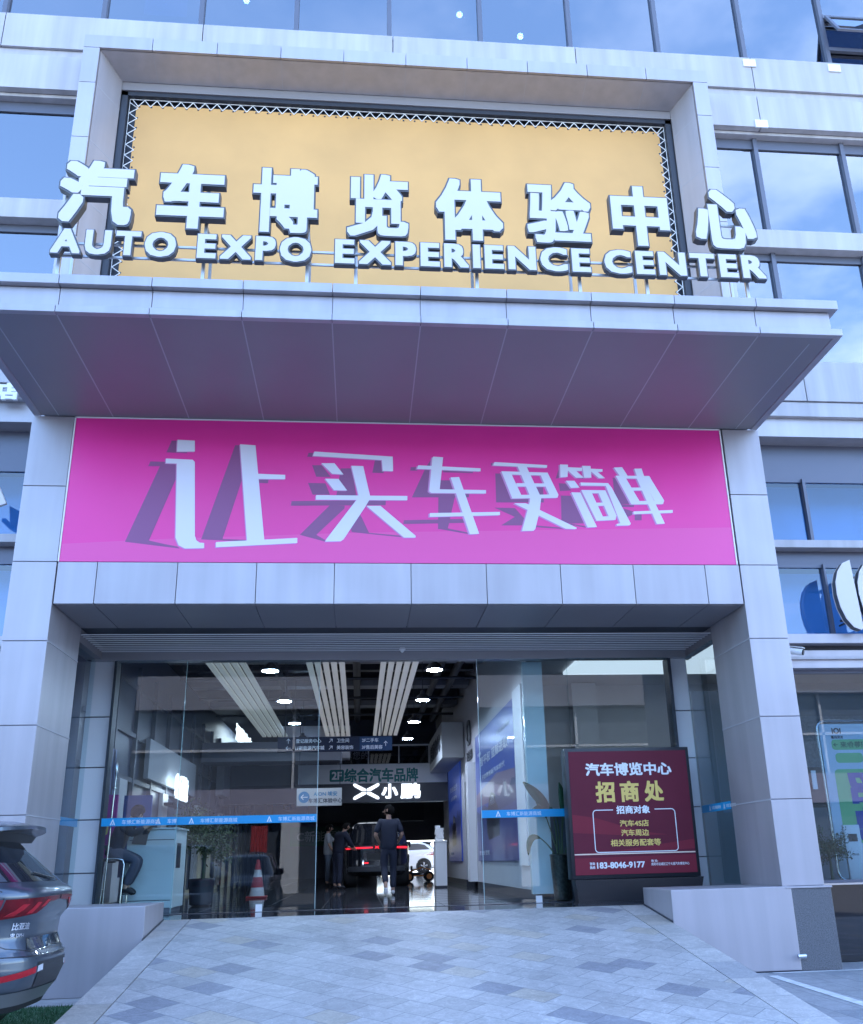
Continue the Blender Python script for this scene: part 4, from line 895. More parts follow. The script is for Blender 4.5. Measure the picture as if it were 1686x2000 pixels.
for s in (-1, 1): rr_.box(*sorted((s*.31+.03, s*.57+.03)), -.1505, -.1495, 1.249, 1.261)
rr_.build('printed_border', FILM, LB)

# ------------------------------------------------------------------ signs and lamps in the hall
def panel_sign(name, label, x0, x1, y, z0, z1, m, d=.06, cat='sign'):
    t = thing(name, label, cat, ((x0+x1)/2, y, z0)); o = MB().box(-(x1-x0)/2, (x1-x0)/2, 0, d, 0, z1-z0).build('panel', m, t, bevel=.004); return t, o
FAINT = mat('sign lettering grey', (0.42, 0.45, 0.5), 0.5); SBLUE = mat('direction sign blue', (0.015, 0.035, 0.085), 0.7, spec=.2)
t, o = panel_sign('hanging_direction_sign', 'dark blue hanging direction sign with arrows and floor names across the hall', -2.45, .05, 9.0, 3.67, 3.99, mat('direction sign navy', (0.010, 0.014, 0.032), 0.7, spec=.2))
MB().box(.53, 1.238, -.004, 0, .008, .312).build('end_panel', SBLUE, t)
def arrow(mb, x, z, ang, h, y):
    c, s_ = math.cos(ang), math.sin(ang)
    def T(p): return (x+(p[0]*c-p[1]*s_)*h, y, z+(p[0]*s_+p[1]*c)*h)
    for q in ([(-.5, -.05), (.45, -.05), (.45, .05), (-.5, .05)], [(.5, 0), (.1, .38), (.03, .30), (.36, 0)], [(.5, 0), (.36, 0), (.03, -.30), (.1, -.38)]): mb.prism([T(p) for p in q], (0, -.002, 0))
ab = MB()
for x, z, a in ((-1.02, .235, 90), (-1.02, .085, 180), (-.10, .235, 45), (-.10, .085, 45), (1.10, .16, 90)): arrow(ab, x, z, R(a), .11, -.005)
ab.build('arrows', FAINT, t)
for s, x, z in (('登记服务中心', -.86, .235), ('1F新能源汽车城', -.86, .085), ('卫生间', .03, .235), ('美容装饰', .03, .085), ('2F二手车', .58, .235), ('3F售后美容', .58, .085)):
    text('lettering', s, FAINT, (x, -.0045, z), EX, EZ, h=.088, bold=.015, depth=.001, parent=t, align='L')
hg = MB()
for x in (-1.1, 1.0): hg.tube([(x, .03, .32), (x, .03, 2.2)], .012, 6)
hg.build('hanger', DARK, t)
t, o = panel_sign('gallery_banner', 'long white gallery banner with green lettering about car brands on the second floor', -2.55, 2.05, 17.84, 3.66, 4.24, mat('banner white', (0.78, 0.80, 0.80), 0.5), .03)
GRN = mat('teal print', (0.04, 0.22, 0.21), 0.5)
vs_, fs_ = poly_fill([rrect(.44, .36, .05, 4)]); q = MB(); flat_to_mesh(q, vs_, fs_, (-1.12, -.001, .245), EX, EZ, .002); q.build('badge', GRN, t)
text('lettering', '2F', mat('banner white', (0, 0, 0)), (-1.12, -.0035, .245), EX, EZ, h=.24, bold=.03, depth=.001, parent=t)
text('lettering', '综合汽车品牌', GRN, (.25, -.001, .245), EX, EZ, fit=(2.28, .42), bold=.034, depth=.002, parent=t)
LITW = mat('lit white letter', (0.9, 0.9, 0.9), 0.4, emit=(0.9, 0.96, 1), es=0.3)
t = thing('fascia_sign', 'glowing white winged emblem and two lit characters on the dark gallery beam', 'sign', (-.46, 17.86, 3.12)); 
MB().box(-4.3, 2.5, .02, .036, -.0, .53).build('board', mat('fascia board', (0.028, 0.033, 0.05), 0.35), t)
wing = [(.012, .015), (.13, .015), (.37, .15), (.405, .20), (.385, .235), (.33, .235), (.012, .075)]
polys = [[(x*sx, y*sy) for x, y in wing] for sx in (1, -1) for sy in (1, -1)]
vs_, fs_ = poly_fill(polys); q = MB(); flat_to_mesh(q, vs_, fs_, (.0, .0, .30), EX, EZ, .02); q.build('emblem', LITW, t)
text('character', '小', LITW, (.72, .0, .30), EX, EZ, fit=(.50, .44), bold=.045, depth=.02, parent=t); text('character', '鹏', LITW, (1.36, .0, .30), EX, EZ, fit=(.62, .46), bold=.035, depth=.02, parent=t)
t, o = panel_sign('hanging_arrow_sign', 'cream hanging sign with a round blue left arrow beside the lit fascia', -2.20, -1.10, 12.0, 2.70, 3.12, mat('sign cream', (0.42, 0.43, 0.42), 0.5), .05)
q = MB(); q.lathe([(.135, 0), (.135, .004)], (-.37, -.006, .21), 28, 'Y'); q.build('disc', mat('sign blue', (0.02, 0.17, 0.33), 0.4), t)
q = MB(); arrow(q, -.37, .21, R(180), .17, -.0065); q.build('arrow', FILM, t)
text('lettering', 'AION 埃安', mat('sign blue', (0, 0, 0)), (.15, -.0015, .285), EX, EZ, h=.115, bold=.012, depth=.0015, parent=t)
text('lettering', '车博汇体验中心', mat('sign black', (0.04, 0.045, 0.06), 0.5), (.15, -.0015, .125), EX, EZ, h=.115, bold=.02, depth=.0015, parent=t)
q = MB()
for x in (-.5, .5): q.tube([(x, .02, .45), (x, .02, 2.4)], .008, 6)
q.build('hanger', DARK, t)
t = thing('wall_light_box', 'long white boxed wall sign with black lettering high on the right hall wall', 'sign', (1.66, 13.2, 3.93))
MB().box(-.16, .42, 0, 4.5, 0, .93).build('box', mat('pale box', (0.50, 0.51, 0.51), 0.5), t, bevel=.01)
text('lettering', '启源体验中心', mat('sign black', (0, 0, 0)), (-.164, 2.25, .47), EY*(-1), EZ, fit=(3.7, .50), bold=.03, depth=.01, parent=t)
t = thing('wall_emblem', 'dark ring emblem with small lettering on the right hall wall', 'sign', (2.085, 11.9, 4.15))
q = MB()
for a, b in zip(rrect(.75, .62, .24, 6), rrect(.75, .62, .24, 6)[1:]+rrect(.75, .62, .24, 6)[:1]): q.prism([(0, -a[0], a[1]+.25), (0, -b[0], b[1]+.25), (0, -b[0]*.72, b[1]*.66+.25), (0, -a[0]*.72, a[1]*.66+.25)], (-.03, 0, 0))
q.build('ring', mat('emblem grey', (0.06, 0.065, 0.08), 0.4), t)
text('lettering', '长安启源', mat('emblem grey', (0, 0, 0)), (-.002, 0, -.32), EY*(-1), EZ, fit=(1.2, .26), bold=.015, depth=.01, parent=t)
# wall posters
def wall_poster(y0, y1, z0, z1, label, sky1, sky2, mnt, road, carc, lines):
    t = thing('wall_poster', label, 'poster', (2.094, (y0+y1)/2, z0), 0, 'posters on the hall wall'); w, h = y1-y0, z1-z0
    def lay(name, polys, m, k):
        col = m.node_tree.nodes['Principled BSDF'].inputs; col['Emission Color'].default_value = col['Base Color'].default_value; col['Emission Strength'].default_value = .06  # faint glow put into every print layer to brighten the poster
        vs, fs = poly_fill([[((u-.5)*w, v*h) for u, v in p] for p in polys]); q = MB(); flat_to_mesh(q, vs, fs, (-.03-k*.0012, 0, 0), EY*(-1), EZ, .0008); q.build(name, m, t)
    MB().box(-.03, 0, -w/2, w/2, 0, h).build('backing', mat('poster blue', sky1, 0.3, coat=.3, emit=sky1, es=.06), t)
    lay('printed_dusk', [[(0, .42), (1, .42), (1, .56), (.6, .60), (0, .52)]], mat('poster dusk '+label[:9], sky2, 0.3, coat=.3), 1)
    lay('printed_hills', [[(0, .30), (1, .30), (1, .50), (.93, .51), (.85, .44), (.78, .52), (.66, .43), (.5, .47), (.36, .38), (.22, .42), (.1, .36), (0, .39)]], mat('poster hills', mnt, 0.3, coat=.3), 2)
    lay('printed_road', [[(0, 0), (1, 0), (1, .36), (.5, .33), (0, .30)]], mat('poster road', road, 0.3, coat=.3), 3)
    car_ = [(.30, .20), (.34, .15), (.62, .17), (.64, .30), (.60, .37), (.56, .40), (.52, .47), (.44, .485), (.38, .45), (.34, .38), (.30, .34)]
    lay('printed_car', [car_], mat('poster car', carc, 0.3, coat=.3), 4)
    lay('printed_window', [[(.40, .44), (.45, .465), (.50, .455), (.53, .40), (.38, .395)]], mat('poster car window', (.10, .11, .16), 0.2, coat=.3), 5)
    for s, u, v, fw, fh in lines: text('lettering', s, mat('poster white', (0.55, 0.57, 0.66), 0.4), (-.038, -(u-.5)*w, v*h), EY*(-1), EZ, fit=(fw*w, fh*h), bold=.015, depth=.001, parent=t)
L1 = [('智平权 蓝鲸进取', .52, .76, .72, .075), ('开启数智新汽车时代', .5, .63, .6, .04), ('长安启源', .78, .87, .3, .03), ('长安汽车', .14, .83, .12, .03), ('数智新蓝鲸', .2, .06, .3, .035)]
wall_poster(4.75, 10.5, 1.33, 4.10, 'large blue wall poster of a dark car before dusk hills, nearest the glass', (0.022, 0.055, 0.30), (0.17, 0.12, 0.20), (0.035, 0.045, 0.12), (0.05, 0.06, 0.18), (0.012, 0.012, 0.022), L1)
wall_poster(14.2, 17.75, 1.33, 3.95, 'second blue wall poster with a dark red foot, farther down the hall', (0.022, 0.055, 0.32), (0.07, 0.10, 0.34), (0.03, 0.05, 0.16), (0.09, 0.02, 0.035), (0.02, 0.015, 0.03), [('数智出行', .5, .76, .6, .06), ('全新发布', .5, .66, .5, .04), ('长安启源', .2, .08, .3, .03)])
# pendant lamps and linear ceiling lights
EM = mat('lamp glow', (0.9, 0.9, 0.9), 0.5, emit=(0.66, 0.79, 1), es=46)
def pend():
    t = thing('pendant_lamp', '', 'lamp', (0, 0, 0), 0, 'round pendant lamps in the hall')
    q = MB(); q.lathe([(.15, 0), (.16, .02), (.10, .10), (.05, .13), (.045, .19), (.01, .2)], (0, 0, 0), 24); q.build('shade', mat('lamp shade', (0.05, 0.055, 0.07), 0.4), t, smooth=True)
    q = MB(); q.lathe([(.138, -.004), (.138, .004)], (0, 0, 0), 24); q.build('diffuser', EM, t)
    MB().tube([(0, 0, .2), (0, 0, 1.1)], .006, 5).build('cord', DARK, t); return t
p0 = pend(); n_ = ['first and nearest the door', 'second from the door', 'third from the door', 'fourth and farthest from the door']
for i in range(4):
    for j, x in enumerate((.62, -2.2)):
        q = p0 if (i == 0 and j == 0) else copy_tree(p0)
        q.location = (x, 4.1+3.22*i, 4.50); q['label'] = 'round pendant lamp of the %s row, %s' % (('right', 'left')[j], n_[i])
STR = mat('strip light', (0.75, 0.75, 0.72), 0.5, emit=(1, 0.98, 0.9), es=0.03)
def strips(x, lab):
    t = thing('linear_ceiling_light', lab, 'ceiling light', (x, 10, 4.8), 0, 'linear ceiling lights in the hall')
    for k in range(5): MB().box(-.345+k*.148, -.245+k*.148, -6.5, 5.4, 0, .05).build('bar', STR, t)
    for y in (-5, -1, 3, 5): q = MB(); q.tube([(0, y, .05), (0, y, 1.4)], .01, 5); q.box(-.34, .34, y-.02, y+.02, .051, .07); q.build('hanger', DARK, t)
strips(.05, 'five parallel strip lights running down the hall ceiling above the black car'); strips(-1.30, 'five parallel strip lights behind the edge of the left sliding door'); strips(-3.08, 'five parallel strip lights on the far left behind the left glass')
# lit signs of the shops on the left
for s, y, z, h, w, lab in (('深蓝汽车', 20.5, 5.35, .55, 4.6, 'small glowing white shop lettering high on the left partition'), ('新能', 9.6, 3.0, .52, 1.5, 'pair of glowing white characters on the left partition above the plant')):
    t = thing('lit_sign', lab, 'sign', (-4.55, y, z)); text('lettering', s, LITW, (0, 0, 0), EY, EZ, fit=(w, h), bold=.04, depth=.03, parent=t)
    MB().box(-.2, -.001, -w/2, w/2, -.4, -.34).build('rail', DARK, t)
t = thing('shop_sign', 'white projecting shop sign on the left with small dark characters', 'sign', (-4.3, 26.5, 4.0))
MB().box(-.3, 1.0, 0, .1, 0, 1.5).build('panel', mat('sign white', (0.5, 0.52, 0.55), 0.5), t); text('lettering', '智行', mat('sign black', (0, 0, 0)), (.4, -.002, .55), EX, EZ, h=.35, bold=.02, depth=.002, parent=t)
t = thing('shop_sign', 'blue projecting shop sign below and right of the white one', 'sign', (-3.9, 28.5, 3.2)); MB().box(-.3, 1.1, 0, .1, 0, 1.0).build('panel', mat('sign mid blue', (0.03, 0.12, 0.35), 0.4), t); text('lettering', 'EV', FILM, (.4, -.002, .5), EX, EZ, h=.4, bold=.02, depth=.002, parent=t)
t = thing('green_sign', 'dim green sign with white lettering low behind the left shopper', 'sign', (-2.2, 28.8, 2.05)); MB().box(-1.3, 1.3, 0, .08, 0, .75).build('panel', mat('sign green', (0.015, 0.10, 0.07), 0.5), t)
text('lettering', 'C新能源站', mat('faint lettering2', (0.22, 0.32, 0.3), 0.5), (0, -.002, .38), EX, EZ, h=.42, bold=.02, depth=.002, parent=t)
t = thing('poster_stand', 'magenta poster panel inside the left glass behind the seated person', 'poster', (-4.62, 3.95, ZF)); MB().box(-.3, .12, -.03, .03, .75, 1.75).build('poster', mat('magenta poster', (0.35, 0.02, 0.24), 0.4), t)
q = MB(); q.box(-.34, .16, -.02, .05, .72, .75); q.box(-.04, .0, 0, .04, 0, .72); q.box(-.3, .15, -.15, .2, 0, .02); q.build('stand', DARK, t); text('lettering', '购', GOLD, (-.09, -.032, 1.25), EX, EZ, h=.22, bold=.02, depth=.002, parent=t)
t = thing('poster_stand', 'blue poster panel right of the magenta one inside the left glass', 'poster', (-4.2, 4.2, ZF)); MB().box(-.26, .18, -.03, .03, .5, 1.75).build('poster', mat('navy poster', (0.03, 0.06, 0.22), 0.4), t)
q = MB(); q.box(-.06, .0, 0, .04, 0, .5); q.box(-.25, .15, -.15, .2, 0, .02); q.build('stand', DARK, t); text('lettering', 'IQ', FAINT, (-.04, -.032, 1.45), EX, EZ, h=.14, bold=.02, depth=.002, parent=t)

# ------------------------------------------------------------------ people
SKIN = mat('skin', (0.42, 0.26, 0.19), 0.5); HAIR = mat('black hair', (0.008, 0.007, 0.007), 0.9, spec=0.1); NAVYC = mat('navy cloth', (0.012, 0.016, 0.034), 0.85)
GREYC = mat('grey polo cloth', (0.33, 0.35, 0.38), 0.85); JEAN = mat('slate trousers', (0.085, 0.11, 0.15), 0.85); PURP = mat('grey purple trousers', (0.085, 0.085, 0.12), 0.85); SHOEW = mat('white shoe', (0.70, 0.70, 0.70), 0.6); SHOEB = mat('dark shoe', (0.02, 0.02, 0.025), 0.6)
def skinned(name, verts, edges, m, parent, levels=1):
    me = bpy.data.meshes.new(name); me.from_pydata([v[0] for v in verts], edges, []); o = bpy.data.objects.new(name, me); C.objects.link(o)
    o.modifiers.new('skin', 'SKIN'); sv = me.skin_vertices[0].data
    for i, v in enumerate(verts):
        r = v[1]; sv[i].radius = (r, r) if isinstance(r, (int, float)) else r
    sv[0].use_root = True
    md = o.modifiers.new('sub', 'SUBSURF'); md.levels = md.render_levels = levels
    dg = bpy.context.evaluated_depsgraph_get(); dg.update(); new = bpy.data.meshes.new_from_object(o.evaluated_get(dg))
    bpy.data.objects.remove(o); bpy.data.meshes.remove(me)
    for p in new.polygons: p.use_smooth = True
    return link(name, new, m, parent)
def person(label, loc, rz, J, shirt, trousers, shoe, hair_len=.0, turn=0.0, extra=None):
    """J: joints in metres, figure facing -Y, origin on the floor. Body is one skin; clothes and hair are children."""
    T = thing('person', label, 'person', loc, rz)
    V = []; E = []
    def add(p, r, prev=None):
        V.append((tuple(p), r)); i = len(V)-1
        if prev is not None: E.append((prev, i))
        return i
    pel = add(J['pelvis'], (.10, .075)); sp = add((Vector(J['pelvis'])+Vector(J['chest']))/2, (.10, .07), pel); ch = add(J['chest'], (.105, .07), sp); nk = add(J['neck'], .055, ch)
    hd0 = add(Vector(J['neck']).lerp(Vector(J['head']), .42), .05, nk); h1 = add(Vector(J['neck']).lerp(Vector(J['head']), .70), .078, hd0); hd = add(J['head'], .098, h1); up = Vector(J['head'])-Vector(J['neck']); top = add(Vector(J['head'])+up.normalized()*.075, .07, hd)
    fw = Vector(J.get('face', (0, -1, 0))).normalized()
    for s in ('l', 'r'):
        sh = add(J['sh_'+s], .050, ch); el = add(J['el_'+s], .044, sh); wr = add(J['wr_'+s], .030, el)
        d = (Vector(J['wr_'+s])-Vector(J['el_'+s])).normalized(); side = d.cross(fw); side = side.normalized() if side.length > .1 else Vector((1, 0, 0))
        pm = add(Vector(J['wr_'+s])+d*.05, (.036, .022), wr)
        for k, (o_, ln) in enumerate(((-.03, .065), (-.01, .078), (.01, .074), (.03, .058))):
            kn = add(Vector(J['wr_'+s])+d*.088+side*o_, .0095, pm); mid = add(Vector(J['wr_'+s])+d*(.088+ln*.6)+side*o_*1.1+fw*.008, .0085, kn); add(Vector(J['wr_'+s])+d*(.088+ln)+side*o_*1.1+fw*.022, .0075, mid)
        th = add(Vector(J['wr_'+s])+d*.045+side*.045+fw*.012, .011, pm); add(Vector(J['wr_'+s])+d*.085+side*.06+fw*.022, .009, th)
        hp = add(J['hip_'+s], .062, pel); kn = add(J['kn_'+s], .048, hp); an = add(J['an_'+s], .040, kn); add(J['toe_'+s], .035, an)
    skinned('body', V, E, SKIN, T, 1)
    hv = Vector(J['head']); rt = fw.cross(up.normalized()).normalized(); un = up.normalized()
    q = MB(); q.tube([hv+fw*.085+un*.02, hv+fw*.116-un*.02, hv+fw*.092-un*.035], [.010, .016, .010], 8); q.build('nose', SKIN, T, smooth=True)
    for sg in (-1, 1):
        q = MB(); q.tube([hv+rt*sg*.088+un*.02, hv+rt*sg*.103, hv+rt*sg*.09-un*.03], [.012, .017, .008], 8); q.build('ear', SKIN, T, smooth=True)
        q = MB(); q.lathe([(.0, -.004), (.011, 0), (.0, .004)], hv+fw*.097+rt*sg*.034+un*.012, 8, 'Y'); q.build('eye', HAIR, T)
    q = MB(); q.tube([hv+fw*.090-rt*.022-un*.062, hv+fw*.096-un*.064, hv+fw*.090+rt*.022-un*.062], [.004, .007, .004], 6); q.build('mouth', mat('lips', (0.30, 0.12, 0.10), 0.5), T)
    hr = MB(); bmesh.ops.create_uvsphere(hr.bm, u_segments=24, v_segments=16, radius=1); rm = []
    M4 = Matrix((rt, fw, un)).transposed()
    for v in hr.bm.verts:
        p = Vector(v.co); jit = 1+.03*math.sin(p.x*17+p.z*11)
        v.co = hv+M4@Vector((p.x*.094*jit, p.y*.106*jit-.010, p.z*.108*jit+.018))
    for f in list(hr.bm.faces):
        c = M4.transposed()@(f.calc_center_median()-hv)
        if (c.y > .045 and c.z < .06) or c.z < -.085-hair_len: rm.append(f)
    bmesh.ops.delete(hr.bm, geom=rm, context='FACES'); hr.build('hair', HAIR, T, smooth=True)
    V = []; E = []                                # shirt
    z_ = add(Vector(J['pelvis'])+Vector((0, 0, -.10)), (.19, .15)); a = add(Vector(J['pelvis'])+Vector((0, 0, -.01)), (.185, .145), z_); b_ = add((Vector(J['pelvis'])+Vector(J['chest']))/2, (.178, .140), a); c_ = add(J['chest'], (.195, .145), b_); add(Vector(J['chest']).lerp(Vector(J['neck']), .80), (.085, .075), c_)
    for s in ('l', 'r'):
        x = add(J['sh_'+s], .088, c_); k = J.get('sleeve', .92); x = add(Vector(J['sh_'+s]).lerp(Vector(J['el_'+s]), min(k, 1)), .066, x)
        if k > 1: add(Vector(J['el_'+s]).lerp(Vector(J['wr_'+s]), k-1), .050, x)
    skinned('shirt', V, E, shirt, T, 1)
    V = []; E = []
    w0 = add(Vector(J['pelvis'])+Vector((0, 0, .08)), (.16, .125)); a = add(Vector(J['pelvis'])-Vector((0, 0, .02)), (.172, .14), w0)
    for s in ('l', 'r'):
        x = add(J['hip_'+s], .112, a); x = add(Vector(J['hip_'+s]).lerp(Vector(J['kn_'+s]), .5), .092, x); x = add(J['kn_'+s], .075, x); add(Vector(J['kn_'+s]).lerp(Vector(J['an_'+s]), .93), .064, x)
    skinned('trousers', V, E, trousers, T, 1)
    for s in ('l', 'r'):
        an, to = Vector(J['an_'+s]), Vector(J['toe_'+s]); d = (to-an); heel = an-Vector((d.x, d.y, 0))*.28+Vector((0, 0, -.035))
        V = []; E = []; a = add(heel, .040); b_ = add(an*.45+to*.55+Vector((0, 0, .012)), .047, a); add(to+d.normalized()*.03, .036, b_); skinned('shoe', V, E, shoe, T, 1)
    return T
def stand(**k):
    J = dict(pelvis=(0, 0, .93), chest=(0, .01, 1.28), neck=(0, .01, 1.46), head=(0, -.01, 1.60), sh_l=(.17, .01, 1.38), sh_r=(-.17, .01, 1.38), el_l=(.25, .03, 1.10), el_r=(-.25, .03, 1.10), wr_l=(.24, -.05, .87), wr_r=(-.24, -.05, .87),
             hip_l=(.09, 0, .86), hip_r=(-.09, 0, .86), kn_l=(.10, -.01, .48), kn_r=(-.10, -.01, .48), an_l=(.10, .02, .09), an_r=(-.10, .02, .09), toe_l=(.11, -.13, .04), toe_r=(-.11, -.13, .04)); J.update(k); return J
# the walker: mid-stride away from us, arms bent, head turned to the left, white soles showing
person('person in navy shirt and trousers walking into the hall, head turned left, white shoes', (-.07, 7.85, ZF), R(180),
       stand(face=(.93, -.37, 0), el_l=(.27, .06, 1.14), wr_l=(.20, -.14, 1.02), el_r=(-.27, .06, 1.14), wr_r=(-.20, -.14, 1.02), kn_l=(.09, .02, .49), an_l=(.07, .30, .20), toe_l=(.07, .30, .05), kn_r=(-.09, -.04, .48), an_r=(-.08, .05, .09), toe_r=(-.08, -.11, .04)), NAVYC, NAVYC, SHOEW)
person('person in grey polo shirt and slate trousers reaching out left of the black car', (-1.57, 17.0, ZF), R(95),
       stand(el_l=(.22, -.22, 1.22), wr_l=(.16, -.46, 1.16), el_r=(-.23, -.02, 1.12), wr_r=(-.20, -.16, .92), head=(0, -.03, 1.59), sleeve=.9), GREYC, JEAN, SHOEB)
person('person in dark clothes bending beside the left flank of the black car', (-1.20, 13.2, ZF), R(125),
       stand(sleeve=1.9, chest=(0, -.10, 1.22), neck=(0, -.18, 1.38), head=(0, -.24, 1.50), sh_l=(.17, -.11, 1.32), sh_r=(-.17, -.11, 1.32), el_l=(.24, -.22, 1.08), wr_l=(.12, -.42, 1.0), el_r=(-.24, -.22, 1.08), wr_r=(-.12, -.40, 1.0)), NAVYC, NAVYC, SHOEB)
# seated at the counter on the stool, bent forward
sx, sy = -4.24, 3.12
person('person in black top seated on a bar stool, leaning on the pale counter', (sx, sy, ZF), R(90),
       dict(sleeve=1.9, pelvis=(0, .06, .88), chest=(0, -.06, 1.16), neck=(0, -.16, 1.32), head=(0, -.24, 1.42), face=(.75, -.55, -.35), sh_l=(.17, -.08, 1.25), sh_r=(-.17, -.08, 1.25), el_l=(.23, -.26, 1.08), el_r=(-.22, -.24, 1.10), wr_l=(.13, -.42, 1.20), wr_r=(-.10, -.40, 1.21),
            hip_l=(.09, .02, .85), hip_r=(-.09, .02, .85), kn_l=(.13, -.32, .74), kn_r=(-.13, -.32, .74), an_l=(.11, -.14, .36), an_r=(-.11, -.16, .36), toe_l=(.11, -.26, .29), toe_r=(-.11, -.28, .29)), NAVYC, PURP, SHOEB)
t = thing('bar_stool', 'chrome framed bar stool under the seated person behind the left glass', 'stool', (sx-.04, sy, ZF))
q = MB(); q.box(-.19, .17, -.18, .18, .735, .775, .015); q.build('seat', mat('stool seat', (0.06, 0.06, 0.07), 0.5), t, smooth=True)
for y in (-.19, .19):
    q = MB(); q.tube([(-.17, y, .76), (-.21, y, 0.0)], .014, 10); q.build('leg', CHROME, t, smooth=True)
    q = MB(); q.tube([(-.20, y, .765), (.10, y, .77), (.17, y, .75), (.19, y, .69), (.17, y, 0.0)], .016, 10); q.build('leg', CHROME, t, smooth=True)
q = MB(); q.tube([(.18, -.19, .27), (.18, .19, .27)], .012, 8); q.tube([(-.195, -.19, .27), (-.195, .19, .27)], .012, 8); q.build('foot_rail', CHROME, t, smooth=True)

# ------------------------------------------------------------------ furniture and plants by the glass
PALE = mat('pale counter panel', (0.60, 0.68, 0.70), 0.35)
t = thing('counter', 'tall pale panelled counter behind the left fixed glass', 'counter', (-3.72, 3.75, ZF))
q = MB(); panels(q, [-.44, .28], -.45, -.42, [.06, .17, 1.03, 1.18], .012); q.box(.25, .28, -.42, .5, .06, 1.18); q.box(-.44, -.41, -.42, .5, .06, 1.18); q.build('panel', PALE, t, bevel=.003)
MB().box(-.41, .25, -.42, .48, 0, 1.17).build('core', JOINT, t); MB().box(-.47, .31, -.48, .52, 1.18, 1.205).build('top', PALE, t, bevel=.004)
MB().box(.281, .287, -.30, .02, .62, .98).build('socket_plate', DARK, t)
t = thing('tablet', 'dark tablet cover hanging over the front of the pale counter', 'tablet', (-3.98, 3.26, ZF+.98))
MB().prism([(-.10, 0, 0), (.11, 0, -.02), (.15, 0, .225), (-.05, 0, .225)], (0, .025, 0)).build('cover', mat('charcoal cover', (0.05, 0.055, 0.07), 0.6), t, bevel=.003)
MB().prism([(-.05, .026, .226), (.15, .026, .226), (.17, .22, .232), (-.03, .22, .232)], (0, 0, .008)).build('flap', mat('charcoal cover', (0, 0, 0)), t)
t = thing('flag_stand', 'slim chrome pole with a ball collar standing behind the left glass beside the seated person', 'pole', (-4.33, 2.86, ZF))
q = MB(); q.tube([(0, 0, 0.02), (.03, 0, 1.95)], .013, 10); q.build('pole', CHROME, t, smooth=True); q = MB(); q.lathe([(.14, 0), (.13, .02), (.03, .03)], (0, 0, 0), 20); q.build('foot', CHROME, t)
q = MB(); q.lathe([(.015, 0), (.035, .015), (.035, .03), (.015, .045)], (.026, 0, 1.75), 14); q.lathe([(.006, 0), (.028, .05), (.024, .15), (.004, .22)], (.03, 0, 1.93), 12); q.build('finial', CHROME, t, smooth=True)
t = thing('reception_desk', 'narrow white desk at the foot of the hall wall, papers on top', 'desk', (1.35, 12.5, ZF))
q = MB(); q.box(-.14, .14, -.25, .45, 0.04, 1.06, .006); q.build('body', TRIM, t); MB().box(-.13, .13, -.23, .43, 0, .04).build('plinth', DARK, t)
MB().box(-.155, .155, -.27, .47, 1.06, 1.09).build('top', WHITE, t, bevel=.003)
t = thing('paper_stack', 'stack of white papers and boxes on the narrow desk', 'papers', (1.33, 12.5, ZF+1.09))
q = MB()
for i in range(6): q.box(-.11+.01*(i % 3), .09+.012*(i % 2), -.16, .12-.02*(i % 2), i*.05, i*.05+.046)
q.build('sheets', WHITE, t); MB().box(-.10, .02, -.1, .1, .302, .36).build('box', TRIM, t)
# broad-leaved plant in tall dark pot
LEAF = mat('dark leaf', (0.022, 0.075, 0.03), 0.4, var=0.3, vs=6); STEM = mat('plant stem', (0.06, 0.09, 0.045), 0.6)
t = thing('potted_plant', 'broad leaved green plant in a tall dark speckled pot behind the right glass', 'plant', (2.40, 2.86, ZF+.005))
q = MB(); q.lathe([(.10, 0), (.13, .02), (.165, .62), (.17, .66), (.15, .67), (.14, .60)], (0, 0, 0), 28)
q.build('pot', mat('speckled pot', (0.035, 0.04, 0.035), 0.3, var=.9, vs=28), t, smooth=True)
def leaf(pts, w, droop=0):
    q = MB(); b = q.bm; pts = [Vector(p) for p in pts]; n = len(pts); rows = []
    for i, p in enumerate(pts):
        d = (pts[min(i+1, n-1)]-pts[max(i-1, 0)]).normalized(); s_ = d.cross(Vector((0, -1, .25))).normalized(); ww = w*math.sin(math.pi*min(.98, (i+.35)/(n-.4)))**.8
        up = s_.cross(d)*.25*ww
        rows.append([b.verts.new(p-s_*ww+up), b.verts.new(p), b.verts.new(p+s_*ww+up)])
    for r0, r1 in zip(rows, rows[1:]):
        for k in range(2): b.faces.new((r0[k], r0[k+1], r1[k+1], r1[k]))
    o = q.build('leaf', LEAF, t, smooth=True); sol = o.modifiers.new('th', 'SOLIDIFY'); sol.thickness = .003
def curve(p0, p1, p2, n=9): return [(Vector(p0)*(1-k)**2+Vector(p1)*2*k*(1-k)+Vector(p2)*k*k) for k in np.linspace(0, 1, n)]
sq = MB()
